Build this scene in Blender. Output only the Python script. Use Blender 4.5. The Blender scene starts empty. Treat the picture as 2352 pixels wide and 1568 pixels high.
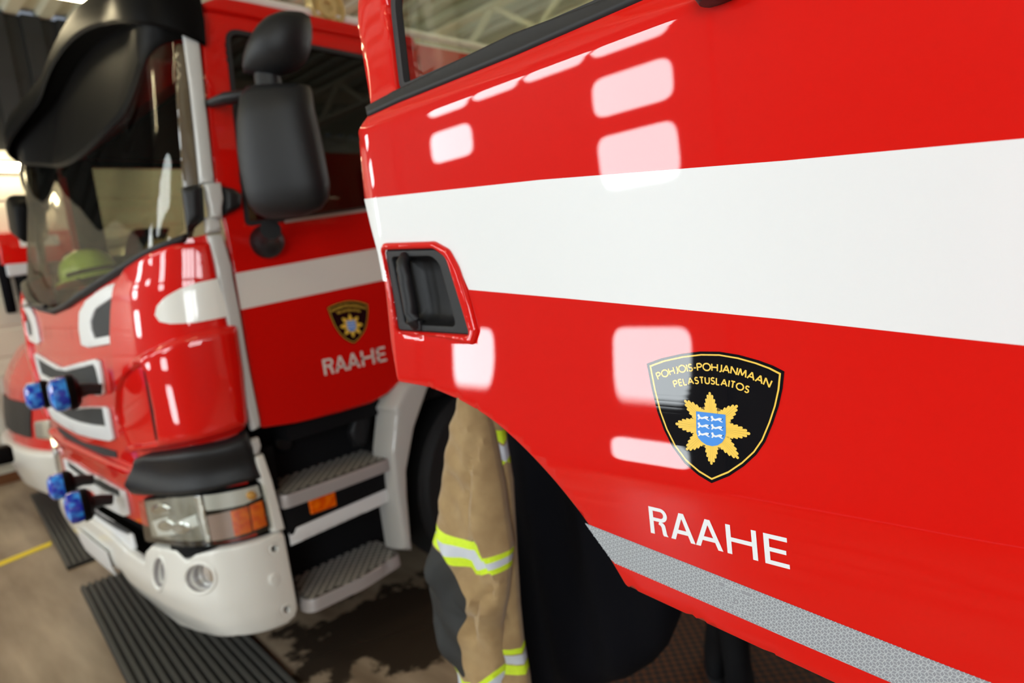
import bpy, bmesh, math, random
import numpy as np
from mathutils import Vector, Matrix
from mathutils.geometry import delaunay_2d_cdt, tessellate_polygon
random.seed(4)
SC = bpy.context.scene
COL = SC.collection
PI = math.pi

# ---------------------------------------------------------------- camera
FPX = 1500.0                                   # focal length in pixels of the 2352 wide frame
_d = np.array([1291., 11176., 1500.]); _d /= np.linalg.norm(_d)
_up = -_d
_Fh = np.array([0., 0., 1.]) - _d[2] * _d; _Fh /= np.linalg.norm(_Fh)
_R = np.cross(_Fh, _up); _R = -_R if _R[0] < 0 else _R
_a = math.radians(44.5)
_Y = math.cos(_a) * _Fh + math.sin(_a) * _R
_X = math.cos(_a) * _R - math.sin(_a) * _Fh
MC = np.stack([_X, _Y, _up])                   # world = MC @ (right, down, forward)
CAM = np.array([0., 0., 1.65])
cd = bpy.data.cameras.new('camera'); cam = bpy.data.objects.new('camera', cd); COL.objects.link(cam)
cd.sensor_width = 36; cd.lens = FPX / 2352 * 36; cd.clip_start = .02
cd.dof.use_dof = True; cd.dof.focus_distance = .70; cd.dof.aperture_fstop = 3.8
Rm = np.stack([MC[:, 0], -MC[:, 1], -MC[:, 2]], axis=1)
m4 = Matrix([list(Rm[0]) + [CAM[0]], list(Rm[1]) + [CAM[1]], list(Rm[2]) + [CAM[2]], [0, 0, 0, 1]])
cam.matrix_world = m4
SC.camera = cam
SC.view_settings.view_transform = 'Standard'; SC.view_settings.look = 'None'
SC.view_settings.gamma = 1; SC.view_settings.use_curve_mapping = False
SC.view_settings.exposure = 0.12
W = bpy.data.worlds.new('world'); SC.world = W; W.use_nodes = True
W.node_tree.nodes['Background'].inputs[0].default_value = (.75, .85, 1, 1)
W.node_tree.nodes['Background'].inputs[1].default_value = .3
PANE_L = 15.0        # brightness of daylight in the bay door windows
TUBE_L = 26.0        # fluorescent tubes

def proj(p):
    v = MC.T @ (np.array(p) - CAM)
    return np.array([1176 + FPX * v[0] / v[2], 784 + FPX * v[1] / v[2]]) if v[2] > 1e-3 else np.array([9e4, 9e4])
def ray(px, py):
    v = MC @ np.array([px - 1176., py - 784., FPX]); return v / np.linalg.norm(v)
def on(axis, val, px, py):
    r = ray(px, py); return CAM + r * ((val - CAM[axis]) / r[axis])

# ---------------------------------------------------------------- materials
MATS = {}
def mat(name, col, rough=.5, metal=0., coat=0., spec=.5, emis=0., trans=0., ior=1.45, noise=None, bump=None, ecol=None, sheen=0, coat_rough=.02):
    m = bpy.data.materials.new(name); m.use_nodes = True
    nt = m.node_tree; b = nt.nodes['Principled BSDF']
    b.inputs['Base Color'].default_value = (*col, 1); b.inputs['Roughness'].default_value = rough
    b.inputs['Metallic'].default_value = metal; b.inputs['Coat Weight'].default_value = coat
    b.inputs['Coat Roughness'].default_value = coat_rough
    b.inputs['Specular IOR Level'].default_value = spec; b.inputs['IOR'].default_value = ior
    b.inputs['Transmission Weight'].default_value = trans
    b.inputs['Sheen Weight'].default_value = sheen
    if emis:
        b.inputs['Emission Color'].default_value = (*(ecol or col), 1); b.inputs['Emission Strength'].default_value = emis
    if noise:                                  # (scale, second colour, contrast low, high)
        sc, c2, lo, hi = noise
        tc = nt.nodes.new('ShaderNodeTexCoord'); n = nt.nodes.new('ShaderNodeTexNoise'); n.inputs['Scale'].default_value = sc
        n.inputs['Detail'].default_value = 6
        r = nt.nodes.new('ShaderNodeValToRGB'); r.color_ramp.elements[0].position = lo; r.color_ramp.elements[1].position = hi
        r.color_ramp.elements[0].color = (*col, 1); r.color_ramp.elements[1].color = (*c2, 1)
        nt.links.new(tc.outputs['Object'], n.inputs['Vector']); nt.links.new(n.outputs['Fac'], r.inputs['Fac'])
        nt.links.new(r.outputs['Color'], b.inputs['Base Color'])
    if bump:
        sc, st = bump
        tc = nt.nodes.new('ShaderNodeTexCoord'); n = nt.nodes.new('ShaderNodeTexNoise'); n.inputs['Scale'].default_value = sc
        bp = nt.nodes.new('ShaderNodeBump'); bp.inputs['Strength'].default_value = st; bp.inputs['Distance'].default_value = .002
        nt.links.new(tc.outputs['Object'], n.inputs['Vector']); nt.links.new(n.outputs['Fac'], bp.inputs['Height'])
        nt.links.new(bp.outputs['Normal'], b.inputs['Normal'])
    MATS[name] = m; return m
def glass(name, tint=(.8, .85, .82), refl=1.0):
    m = bpy.data.materials.new(name); m.use_nodes = True; nt = m.node_tree
    nt.nodes.remove(nt.nodes['Principled BSDF']); out = nt.nodes['Material Output']
    t = nt.nodes.new('ShaderNodeBsdfTransparent'); t.inputs[0].default_value = (*tint, 1)
    g = nt.nodes.new('ShaderNodeBsdfGlossy'); g.inputs['Roughness'].default_value = .01
    g.inputs['Color'].default_value = (refl, refl, refl, 1)
    fr = nt.nodes.new('ShaderNodeFresnel'); ge = nt.nodes.new('ShaderNodeNewGeometry'); mr = nt.nodes.new('ShaderNodeMapRange')
    mr.inputs[3].default_value = 1.55; mr.inputs[4].default_value = 1 / 1.55; nt.links.new(ge.outputs['Backfacing'], mr.inputs[0]); nt.links.new(mr.outputs[0], fr.inputs[0])
    mx = nt.nodes.new('ShaderNodeMixShader')
    nt.links.new(fr.outputs[0], mx.inputs[0]); nt.links.new(t.outputs[0], mx.inputs[1]); nt.links.new(g.outputs[0], mx.inputs[2])
    nt.links.new(mx.outputs[0], out.inputs[0]); MATS[name] = m; return m

RED = mat('red_paint', (.68, .006, .003), .4, 0, 1.0, .05)
WHITE = mat('white_film', (.82, .83, .84), .35, 0, .5)
CREAM = mat('cream_white_paint', (.83, .815, .76), .3, 0, .8)
GREYP = mat('grey_white_trim', (.56, .55, .53), .35, 0, .5)
BLK = mat('black_plastic', (.012, .012, .0135), .42, spec=.4, bump=(900, .25))
BLKG = mat('gloss_black', (.004, .0035, .0035), .42, 0, .0, .07)
BLKM = mat('matt_black', (.006, .006, .007), .85, spec=.2)
RUBBER = mat('black_rubber', (.018, .018, .02), .55)
DKG = mat('charcoal_mesh', (.02, .021, .023), .6)
YEL = mat('emblem_yellow', (.95, .60, .07), .35, 0, .6)
EBLK = mat('emblem_black', (.004, .004, .006), .4, 0, .75, .02)
EBLUE = mat('emblem_blue', (.045, .27, .80), .35, 0, .6)
EWHT = mat('emblem_white', (.85, .87, .9), .35, 0, .5)
EGAP = mat('emblem_gold_gap', (.12, .07, .01), .4, 0, .4)
ORG = mat('orange_lens', (1.0, .19, .002), .3, 0, .5, .2, noise=(40, (.85, .09, .0), .4, .6))
CHROME = mat('reflector_chrome', (.86, .87, .87), .12, 1.0)
LENS = glass('clear_lens', (.93, .94, .92))
WGLASS = glass('window_glass', (.80, .84, .76))
SGLASS = glass('tinted_side_glass', (.22, .25, .23), .8)
SCREEN = glass('windscreen_glass', (.86, .86, .78), .32)
BLUE = mat('blue_lens', (.004, .03, .50), .08, 0, 1, noise=(28, (.04, .36, 1.0), .46, .62), bump=(120, .6))  # bright cyan noise spots paint highlights onto the lens
BEIGE = mat('beige_aramid', (.40, .27, .125), .85, sheen=.2, noise=(30, (.34, .22, .10), .35, .65), bump=(700, .4))
CHARC = mat('charcoal_fabric', (.022, .023, .023), .7, bump=(500, .3))
NEON = mat('neon_yellow_tape', (.72, .93, .03), .6, noise=(200, (.62, .85, .03), .3, .7))
SILV = mat('silver_tape', (.62, .66, .72), .45)
NAVY = mat('navy_black_cloth', (.0022, .0022, .004), .9, spec=.15)
TREAD = mat('aluminium_tread', (.20, .185, .165), .45, .2, noise=(120, (.09, .08, .065), .45, .6))
GRIP = mat('bright_tread_ribs', (.78, .75, .70), .35, .2)
ALU = mat('step_edge', (.46, .43, .43), .4, .25)
REFT = mat('reflective_film', (.31, .32, .35), .35, 0, .2)
REFP = mat('reflective_film_pattern', (.56, .60, .62), .4)
LIME = mat('lime_helmet', (.72, 1.0, .16), .3, 0, .7)
STEEL = mat('ceiling_steel', (.20, .21, .18), .45, .3)
BEAMC = mat('cream_beam', (.74, .68, .50), .5)
DARKC = mat('dark_ceiling', (.022, .024, .026), .6)
WALLM = mat('cream_panel_wall', (.76, .72, .60), .5)
RADI = mat('pale_radiator', (.60, .58, .52), .5)
BROWN = mat('brown_skirting', (.16, .055, .015), .6)
YLINE = mat('yellow_floor_line', (.80, .60, .02), .6)
PANE = mat('daylight_pane', (0, 0, 0), .5, emis=PANE_L, ecol=(.90, .97, 1.0))
TUBE = mat('fluorescent_tube', (0, 0, 0), .5, emis=TUBE_L, ecol=(1.0, .84, .52))
MIRR = mat('mirror_glass', (.7, .72, .74), .03, 1)
TYRE = mat('tyre_rubber', (.010, .010, .011), .7)
DKRED = mat('dark_interior_red', (.25, .01, .01), .6)
TANM = mat('tan_interior', (.36, .31, .22), .8)

# ---------------------------------------------------------------- object helpers
def link(name, me, m=None, parent=None):
    o = bpy.data.objects.new(name, me); COL.objects.link(o)
    if m is not None:
        for mm in (m if isinstance(m, (list, tuple)) else [m]): me.materials.append(mm)
    if parent is not None: o.parent = parent
    return o
def thing(name, label, cat, group=None, loc=(0, 0, 0)):
    o = bpy.data.objects.new(name, None); COL.objects.link(o); o.empty_display_size = .1
    o['label'] = label; o['category'] = cat
    if group: o['group'] = group
    bpy.context.view_layer.update()
    return o
def tag(o, label, cat, group=None, kind=None):
    o['label'] = label; o['category'] = cat
    if group: o['group'] = group
    if kind: o['kind'] = kind
    return o
def structure(o): o['kind'] = 'structure'; return o
def mesh(name, verts, faces, m, parent=None, smooth=True, ang=40, fm=None):
    me = bpy.data.meshes.new(name); me.from_pydata([tuple(map(float, v)) for v in verts], [], faces)
    o = link(name, me, m, parent)
    if fm is not None: me.polygons.foreach_set('material_index', fm)
    if smooth:
        me.polygons.foreach_set('use_smooth', [True] * len(me.polygons))
        me.set_sharp_from_angle(angle=math.radians(ang))
    me.update(); return o
def bmo(name, bm, m, parent=None, ang=35):
    bmesh.ops.recalc_face_normals(bm, faces=bm.faces)
    me = bpy.data.meshes.new(name); bm.to_mesh(me); bm.free()
    me.polygons.foreach_set('use_smooth', [True] * len(me.polygons)); me.set_sharp_from_angle(angle=math.radians(ang))
    return link(name, me, m, parent)
def box_bm(bm, c, s, rot=None, bev=0):
    b2 = bmesh.new(); bmesh.ops.create_cube(b2, size=1)
    for v in b2.verts: v.co = Vector((v.co.x * s[0], v.co.y * s[1], v.co.z * s[2]))
    if bev: bmesh.ops.bevel(b2, geom=b2.edges[:], offset=bev, segments=3, profile=.5, affect='EDGES')
    for v in b2.verts:
        if rot is not None: v.co = rot @ v.co
        v.co += Vector(c)
    me = bpy.data.meshes.new('t'); b2.to_mesh(me); b2.free(); bm.from_mesh(me); bpy.data.meshes.remove(me)
def box(name, lo, hi, m, parent=None, bev=0, rot=None):
    bm = bmesh.new(); c = [(a + b) / 2 for a, b in zip(lo, hi)]; s = [abs(b - a) for a, b in zip(lo, hi)]
    box_bm(bm, c, s, rot, bev); return bmo(name, bm, m, parent)
def tube(name, pts, r, m, parent=None, n=16, flat=1.0, flatdir=(0, 0, 1), closed=False):
    pts = [Vector(p) for p in pts]
    rs = r if isinstance(r, (list, tuple)) else [r] * len(pts)
    V, F = [], []
    for i, p in enumerate(pts):
        t = (pts[min(i + 1, len(pts) - 1)] - pts[max(i - 1, 0)]).normalized()
        u = t.cross(Vector(flatdir));
        if u.length < 1e-3: u = t.cross(Vector((1, 0, 0)))
        u.normalize(); w = u.cross(t).normalized()
        for k in range(n):
            a = 2 * PI * k / n; V.append(p + (u * math.cos(a) + w * math.sin(a) * flat) * rs[i])
    for i in range(len(pts) - 1):
        for k in range(n):
            F.append((i * n + k, i * n + (k + 1) % n, (i + 1) * n + (k + 1) % n, (i + 1) * n + k))
    F.append(tuple(range(n))[::-1]); F.append(tuple((len(pts) - 1) * n + k for k in range(n)))
    return mesh(name, V, F, m, parent, ang=50)
def crom(P, n=6, closed=False):
    P = [np.array(p, float) for p in P]; out = []
    N = len(P)
    for i in range(N if closed else N - 1):
        g = (lambda k: P[k % N]) if closed else (lambda k: P[min(max(k, 0), N - 1)])
        p0, p1, p2, p3 = g(i - 1), g(i), g(i + 1), g(i + 2)
        for j in range(n):
            t = j / n
            out.append(.5 * ((2 * p1) + (-p0 + p2) * t + (2 * p0 - 5 * p1 + 4 * p2 - p3) * t * t + (-p0 + 3 * p1 - 3 * p2 + p3) * t ** 3))
    if not closed: out.append(P[-1])
    return out
def lathe(name, prof, m, parent=None, n=32, mtx=None):
    V, F = [], []
    for (r, z) in prof:
        for k in range(n):
            a = 2 * PI * k / n; v = Vector((r * math.cos(a), r * math.sin(a), z)); V.append(mtx @ v if mtx else v)
    for i in range(len(prof) - 1):
        for k in range(n): F.append((i * n + k, i * n + (k + 1) % n, (i + 1) * n + (k + 1) % n, (i + 1) * n + k))
    F.append(tuple(range(n))[::-1]); F.append(tuple((len(prof) - 1) * n + k for k in range(n)))
    o = mesh(name, V, F, m, parent, ang=40)
    bm = bmesh.new(); bm.from_mesh(o.data); bmesh.ops.recalc_face_normals(bm, faces=bm.faces); bm.to_mesh(o.data); bm.free()
    return o
def aim(loc, direction, up=(0, 0, 1)):
    z = Vector(direction).normalized(); x = Vector(up).cross(z).normalized(); y = z.cross(x)
    return Matrix(((x.x, y.x, z.x, loc[0]), (x.y, y.y, z.y, loc[1]), (x.z, y.z, z.z, loc[2]), (0, 0, 0, 1)))

# ---------------------------------------------------------------- surfaces and patches
class Surf:
    def __init__(s, f, outward, lim): s.f = f; s.outward = outward; s.lim = lim; s.grid = None
    def __call__(s, a, b, off=0.):
        p = s.f(a, b)
        if off == 0.: return p
        return p + s.normal(a, b) * off
    def normal(s, a, b, e=1e-3):
        n = np.cross(s.f(a + e, b) - s.f(a - e, b), s.f(a, b + e) - s.f(a, b - e)); n /= np.linalg.norm(n)
        return n * s.outward
    def inv(s, px, py):
        if s.grid is None:
            A = np.linspace(s.lim[0], s.lim[1], 90); B = np.linspace(s.lim[2], s.lim[3], 50)
            s.grid = [(a, b, proj(s.f(a, b))) for a in A for b in B
                      if np.dot(s.normal(a, b), CAM - s.f(a, b)) > 0]
        T = np.array([px, py], float)
        g = min(s.grid, key=lambda q: abs(q[2][0] - px) + abs(q[2][1] - py)); a, b = g[0], g[1]
        for _ in range(14):
            p = proj(s.f(a, b)); e = T - p
            if np.abs(e).max() < .02: break
            h = 1e-4
            J = np.stack([(proj(s.f(a + h, b)) - p) / h, (proj(s.f(a, b + h)) - p) / h], axis=1)
            try: st = np.linalg.solve(J, e)
            except Exception: break
            st = np.clip(st, -.06, .06); a += st[0]; b += st[1]
        if np.abs(T - proj(s.f(a, b))).max() > 3: print('INV miss', px, py, '->', round(a, 3), round(b, 3), proj(s.f(a, b)))
        return (a, b)
    def trace(s, pts): return [s.inv(*p) for p in pts]

def rnd(P, r, n=5):
    """round the corners of a polygon; r a number or one per corner"""
    out = []; N = len(P)
    for i in range(N):
        p = np.array(P[i], float); a = np.array(P[i - 1], float); b = np.array(P[(i + 1) % N], float)
        ri = r[i] if isinstance(r, (list, tuple)) else r
        if ri <= 0: out.append(tuple(p)); continue
        da, db = np.linalg.norm(a - p), np.linalg.norm(b - p)
        r1 = min(ri, da * .49); r2 = min(ri, db * .49)
        A = p + (a - p) / da * r1; B = p + (b - p) / db * r2
        for k in range(n + 1):
            t = k / n; out.append(tuple((1 - t) ** 2 * A + 2 * t * (1 - t) * p + t * t * B))
    return out
def densify(P, res):
    out = []
    for i in range(len(P)):
        a = np.array(P[i], float); b = np.array(P[(i + 1) % len(P)], float); L = np.linalg.norm(b - a)
        if L < 1e-7: continue
        n = max(1, int(math.ceil(L / res)))
        for k in range(n): out.append(a + (b - a) * k / n)
    return np.array(out)
def inside(Q, poly):
    x, y = Q[:, 0], Q[:, 1]; res = np.zeros(len(Q), bool); P = np.array(poly)
    x1, y1 = P[:, 0], P[:, 1]; x2, y2 = np.roll(x1, -1), np.roll(y1, -1)
    for i in range(len(P)):
        if y1[i] == y2[i]: continue
        c = ((y1[i] > y) != (y2[i] > y)) & (x < (x2[i] - x1[i]) * (y - y1[i]) / (y2[i] - y1[i]) + x1[i]); res ^= c
    return res
def segdist(Q, loops):
    D = np.full(len(Q), 1e9)
    for L in loops:
        A = np.array(L); B = np.roll(A, -1, axis=0); AB = B - A; l2 = (AB ** 2).sum(1) + 1e-18
        for i in range(0, len(Q), 400):
            q = Q[i:i + 400, None, :]; t = np.clip(((q - A) * AB).sum(2) / l2, 0, 1)
            d = np.linalg.norm(q - (A + t[..., None] * AB), axis=2).min(1); D[i:i + 400] = np.minimum(D[i:i + 400], d)
    return D
def patch(name, surf, outer, m, parent=None, holes=(), res=.02, off=0., th=0., r=0., back=False, h=None, regions=(), edge=0.):
    """a sheet of thickness th over the surface, its rim rounded over r; regions cut out parts of the
    sheet into meshes of their own; h(a, b) adds relief"""
    loops = [densify(outer, res)] + [densify(x, res) for x in holes]
    P = np.vstack(loops); E = []; k = 0
    for L in loops:
        n = len(L); E += [(k + i, k + (i + 1) % n) for i in range(n)]; k += n
    regl = []
    for (rn, rp, rm) in regions:
        L = densify(rp, res); keep = L; n = len(L)
        P = np.vstack([P, keep]); E += [(k + i, k + (i + 1) % n) for i in range(n)]; k += n; regl.append(L)
    lo = loops[0].min(0); hi = loops[0].max(0)
    gx = np.arange(lo[0] + res / 2, hi[0], res); gy = np.arange(lo[1] + res / 2, hi[1], res)
    extra = []
    if r > 0:
        for L in loops:
            T = np.roll(L, -1, axis=0) - np.roll(L, 1, axis=0); T /= (np.linalg.norm(T, axis=1)[:, None] + 1e-12)
            Nn = np.stack([-T[:, 1], T[:, 0]], axis=1)
            for f in (.08, .25, .5, .8, 1.05):
                for sg in (1, -1):
                    q = L + Nn * sg * r * f
                    dd = segdist(q, loops); q = q[(dd > r * f * .93)]
                    extra.append(q)
    if len(gx) and len(gy):
        G = np.array([(x, y) for x in gx for y in gy]);
        if len(G):
            dd = segdist(G, loops + regl); G = G[dd > max(res * .35, r * 1.15 if r > 0 else 0)]; extra.append(G)
    if extra:
        X = np.vstack(extra)
        if len(X):
            ins = inside(X, loops[0])
            for L in loops[1:]: ins &= ~inside(X, L)
            if regl: ins &= segdist(X, regl) > res * .2
            P = np.vstack([P, X[ins]])
    res_ = delaunay_2d_cdt([Vector((float(p[0]), float(p[1]))) for p in P], E, [], 0, 1e-7)
    V2 = np.array([(v[0], v[1]) for v in res_[0]]); T = [tuple(t) for t in res_[2]]
    C = np.array([V2[list(t)].mean(0) for t in T])
    ok = inside(C, loops[0])
    for L in loops[1:]: ok &= ~inside(C, L)
    ids = np.zeros(len(T), int)
    for i, L in enumerate(regl): ids[inside(C, L)] = i + 1
    D = segdist(V2, loops) if (r > 0) else None
    if r > 0:
        u = np.clip(D / r, 0, 1); H = np.sqrt(np.clip(1 - (1 - u) ** 2, 0, 1))
    else: H = np.ones(len(V2))
    H = edge + (1 - edge) * H
    hx = np.array([h(v[0], v[1]) if h else 0. for v in V2])
    top = [surf(v[0], v[1], off + th * H[i] + hx[i] * (H[i] if r > 0 else 1)) for i, v in enumerate(V2)]
    T = [t for t, o in zip(T, ok) if o]; ids = ids[ok]
    a, b, c = T[0]; nn = np.cross(top[b] - top[a], top[c] - top[a])
    if np.dot(nn, surf.normal(*V2[a])) < 0: T = [t[::-1] for t in T]
    bot = [surf(v[0], v[1], (off - th * H[i]) if back else off) for i, v in enumerate(V2)] if th > 0 else None
    objs = []
    for rid in range(len(regions) + 1):
        TT = [t for t, i in zip(T, ids) if i == rid]
        if not TT: continue
        used = sorted(set(i for t in TT for i in t)); mp = {v: i for i, v in enumerate(used)}
        vs = [top[i] for i in used]; fs = [tuple(mp[i] for i in t) for t in TT]
        if bot is not None:
            n = len(vs); vs = vs + [bot[i] for i in used]
            cnt = {}
            for t in fs:
                for q in range(3):
                    e = (t[q], t[(q + 1) % 3]); cnt[e] = 1
            rim = [e for e in cnt if (e[1], e[0]) not in cnt]
            fs = fs + [tuple(n + i for i in t[::-1]) for t in fs] + [(e[1], e[0], n + e[0], n + e[1]) for e in rim]
        nm, mm = (name, m) if rid == 0 else (regions[rid - 1][0], regions[rid - 1][2])
        objs.append(mesh(nm, vs, fs, mm, parent, ang=50))
    return objs[0] if len(objs) == 1 else objs

def flat_layers(name, surf_map, layers, mats, parent, sub=.006):
    """flat printed sticker: layers of polygons (2D local) lifted a hair above one another, one mesh"""
    V, F, M = [], [], []
    for (poly, mi, lift) in layers:
        pl = densify(poly, sub)
        tri = tessellate_polygon([[Vector((p[0], p[1], 0)) for p in pl]])
        b = len(V); V += [surf_map(p[0], p[1], lift) for p in pl]
        for t in tri:
            pa, pb, pc = (pl[i] for i in t)
            s = (pb[0] - pa[0]) * (pc[1] - pa[1]) - (pb[1] - pa[1]) * (pc[0] - pa[0])
            if abs(s) < 1e-12: continue
            F.append(tuple(b + i for i in (t if s > 0 else t[::-1]))); M.append(mi)
    me = bpy.data.meshes.new(name); me.from_pydata([tuple(map(float, v)) for v in V], [], F)
    o = link(name, me, mats, parent); me.polygons.foreach_set('material_index', M); me.update(); return o

# stroke lettering --------------------------------------------------
def arc(cx, cy, rx, ry, a0, a1, n=10):
    return [(cx + rx * math.cos(math.radians(a0 + (a1 - a0) * i / n)), cy + ry * math.sin(math.radians(a0 + (a1 - a0) * i / n))) for i in range(n + 1)]
GL = {
 'P': (.50, [[(0, 0), (0, 1)], [(0, 1), (.26, 1)] + arc(.26, .74, .24, .26, 90, -90) + [(0, .48)]]),
 'R': (.60, [[(0, 0), (0, 1)], [(0, 1), (.30, 1)] + arc(.30, .75, .24, .25, 90, -90) + [(0, .50)], [(.30, .50), (.58, 0)]]),
 'O': (.84, [arc(.42, .5, .42, .5, 0, 360, 28)]),
 'H': (.62, [[(0, 0), (0, 1)], [(.62, 0), (.62, 1)], [(0, .52), (.62, .52)]]),
 'J': (.28, [[(.28, 1), (.28, .2)] + arc(.12, .2, .16, .2, 0, -110, 8)]),
 'I': (.02, [[(.01, 0), (.01, 1)]]),
 'S': (.44, [arc(.23, .74, .19, .25, 35, 250, 12) + arc(.21, .26, .22, .26, 80, -150, 12)]),
 '-': (.26, [[(0, .40), (.26, .40)]]),
 'A': (.72, [[(0, 0), (.36, 1)], [(.36, 1), (.72, 0)], [(.13, .33), (.59, .33)]]),
 'N': (.64, [[(0, 0), (0, 1)], [(0, 1), (.64, 0)], [(.64, 0), (.64, 1)]]),
 'M': (.84, [[(0, 0), (.14, 1)], [(.14, 1), (.42, .12)], [(.42, .12), (.70, 1)], [(.70, 1), (.84, 0)]]),
 'E': (.42, [[(0, 0), (0, 1)], [(0, 1), (.42, 1)], [(0, .52), (.38, .52)], [(0, 0), (.42, 0)]]),
 'L': (.38, [[(0, 1), (0, 0)], [(0, 0), (.38, 0)]]),
 'T': (.46, [[(0, 1), (.46, 1)], [(.23, 1), (.23, 0)]]),
 'U': (.52, [[(0, 1), (0, .3)] + arc(.26, .28, .26, .28, 180, 360, 12) + [(.52, 1)]]),
}
def stroke_polys(pts, w):
    """closed polygon around a polyline, square ends"""
    P = [np.array(p, float) for p in pts]; L, R = [], []
    closed = np.linalg.norm(P[0] - P[-1]) < 1e-6
    out = []
    for i in range(len(P)):
        if i == 0: t = P[1] - P[0] if not closed else P[1] - P[-2]
        elif i == len(P) - 1: t = P[-1] - P[-2] if not closed else P[1] - P[-2]
        else: t = P[i + 1] - P[i - 1]
        t = t / (np.linalg.norm(t) + 1e-12); n = np.array([-t[1], t[0]])
        k = 1.0
        if 0 < i < len(P) - 1:
            a = P[i] - P[i - 1]; a /= np.linalg.norm(a) + 1e-12; k = 1 / max(.6, abs(np.dot(np.array([-a[1], a[0]]), n)))
        L.append(P[i] + n * w / 2 * k); R.append(P[i] - n * w / 2 * k)
    for i in range(len(P) - 1): out.append([L[i], R[i], R[i + 1], L[i + 1]])
    return out
def text_polys(txt, place, w, sp, sy=1.0, sx=1.0):
    """place(s, y) maps distance along the baseline and height (cap height = 1) to local coords"""
    out = []; x = 0
    for ch in txt:
        adv, strokes = GL[ch]
        for st in strokes:
            st2 = []
            for p in st: # pull ends in by half the stroke so that caps are flush
                st2.append((x + w / 2 + p[0] * sx * 1.0, (w / 2 + p[1] * (1 - w)) * sy))
            for q in stroke_polys(st2, w): out.append([place(*p) for p in q])
        x += adv * sx + w + sp
    return out, x - sp

# ================================================================ THE ROOM
XL, XR, YF, YB, ZC = -8.0, 7.5, -3.4, 13.0, 4.5
def concrete():
    m = bpy.data.materials.new('tan_concrete'); m.use_nodes = True; nt = m.node_tree; b = nt.nodes['Principled BSDF']
    N = nt.nodes.new; L = nt.links.new
    tc = N('ShaderNodeTexCoord'); mp = N('ShaderNodeMapping'); mp.inputs['Scale'].default_value = (.5, 3.0, 1)
    n1 = N('ShaderNodeTexNoise'); n1.inputs['Scale'].default_value = 2.2; n1.inputs['Detail'].default_value = 8
    r1 = N('ShaderNodeValToRGB'); e = r1.color_ramp.elements
    e[0].position = .3; e[0].color = (.19, .13, .08, 1); e[1].position = .7; e[1].color = (.43, .33, .225, 1)
    L(tc.outputs['Object'], mp.inputs['Vector']); L(mp.outputs[0], n1.inputs['Vector']); L(n1.outputs['Fac'], r1.inputs['Fac'])
    # damp patches: dark, shiny, with a shape of their own
    n2 = N('ShaderNodeTexNoise'); n2.inputs['Scale'].default_value = 2.6; n2.inputs['Detail'].default_value = 5; n2.inputs['Roughness'].default_value = .6
    L(tc.outputs['Object'], n2.inputs['Vector'])
    g = N('ShaderNodeVectorMath'); g.operation = 'DISTANCE'; g.inputs[1].default_value = (-2.55, 1.55, 0); L(tc.outputs['Object'], g.inputs[0])
    mr = N('ShaderNodeMapRange'); mr.inputs[1].default_value = .25; mr.inputs[2].default_value = 1.15; mr.inputs[3].default_value = .16; mr.inputs[4].default_value = -.35
    L(g.outputs['Value'], mr.inputs[0])
    ad = N('ShaderNodeMath'); ad.operation = 'ADD'; L(n2.outputs['Fac'], ad.inputs[0]); L(mr.outputs[0], ad.inputs[1])
    st = N('ShaderNodeMapRange'); st.inputs[1].default_value = .52; st.inputs[2].default_value = .57; L(ad.outputs[0], st.inputs[0])
    mx = N('ShaderNodeMixRGB'); mx.inputs[2].default_value = (.045, .032, .022, 1); L(st.outputs[0], mx.inputs[0]); L(r1.outputs['Color'], mx.inputs[1])
    L(mx.outputs[0], b.inputs['Base Color'])
    rr = N('ShaderNodeMapRange'); rr.inputs[3].default_value = .42; rr.inputs[4].default_value = .12; L(st.outputs[0], rr.inputs[0]); L(rr.outputs[0], b.inputs['Roughness'])
    return m
structure(box('floor', (XL, YF, -.1), (XR, YB, 0), concrete()))
def corrugated(name, x0, x1, y0, y1, z, pitch, depth, m, along='x'):
    V, F = [], []; n = int((y1 - y0) / pitch)
    prof = []
    for i in range(n):
        a = y0 + i * pitch; prof += [(a, 0), (a + pitch * .4, 0), (a + pitch * .5, depth), (a + pitch * .9, depth)]
    prof.append((y1, 0))
    for (y, d) in prof: V += [(x0, y, z + d), (x1, y, z + d)]
    for i in range(len(prof) - 1): F.append((2 * i, 2 * i + 1, 2 * i + 3, 2 * i + 2))
    V = V + [(x0, y0, z + .25), (x1, y0, z + .25), (x1, y1, z + .25), (x0, y1, z + .25)]; k = len(V); F.append((k - 4, k - 3, k - 2, k - 1))
    return mesh(name, V, F, m, smooth=False)
CEILM = mat('corrugated_roof_sheet', (.55, .56, .45), .5, .0)
structure(corrugated('ceiling', XL, XR, YF, YB, ZC, .28, .06, CEILM))
structure(box('wall_right', (XR, YF, 0), (XR + .15, YB, ZC), WALLM))
structure(box('wall_back', (XL, YB, 0), (XR, YB + .15, ZC), WALLM))
# left wall of horizontal cream panels
def panel_wall():
    V, F = [], []; z = 0; prof = [(0, 0)]
    while z < ZC - .01:
        prof += [(0.0, z + .015), (.012, z + .03), (.012, z + .27), (0, z + .285)]; z += .3
    prof = [(d, zz) for d, zz in prof if zz <= ZC]
    for d, zz in prof: V += [(XL + d, YF, zz), (XL + d, YB, zz)]
    for i in range(len(prof) - 1): F.append((2 * i, 2 * i + 1, 2 * i + 3, 2 * i + 2))
    k = len(V); V += [(XL - .1, YF, 0), (XL - .1, YB, 0), (XL - .1, YB, ZC), (XL - .1, YF, ZC)]; F.append((k, k + 1, k + 2, k + 3))
    return mesh('wall_left', V, F, WALLM, smooth=False)
structure(panel_wall())
structure(box('baseboard_left', (XL, YF, 0), (XL + .03, YB, .10), BROWN))
structure(box('trim_1', (XL, YF, 1.98), (XL + .05, YB, 2.06), GREYP))
bm_ = bmesh.new()
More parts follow.
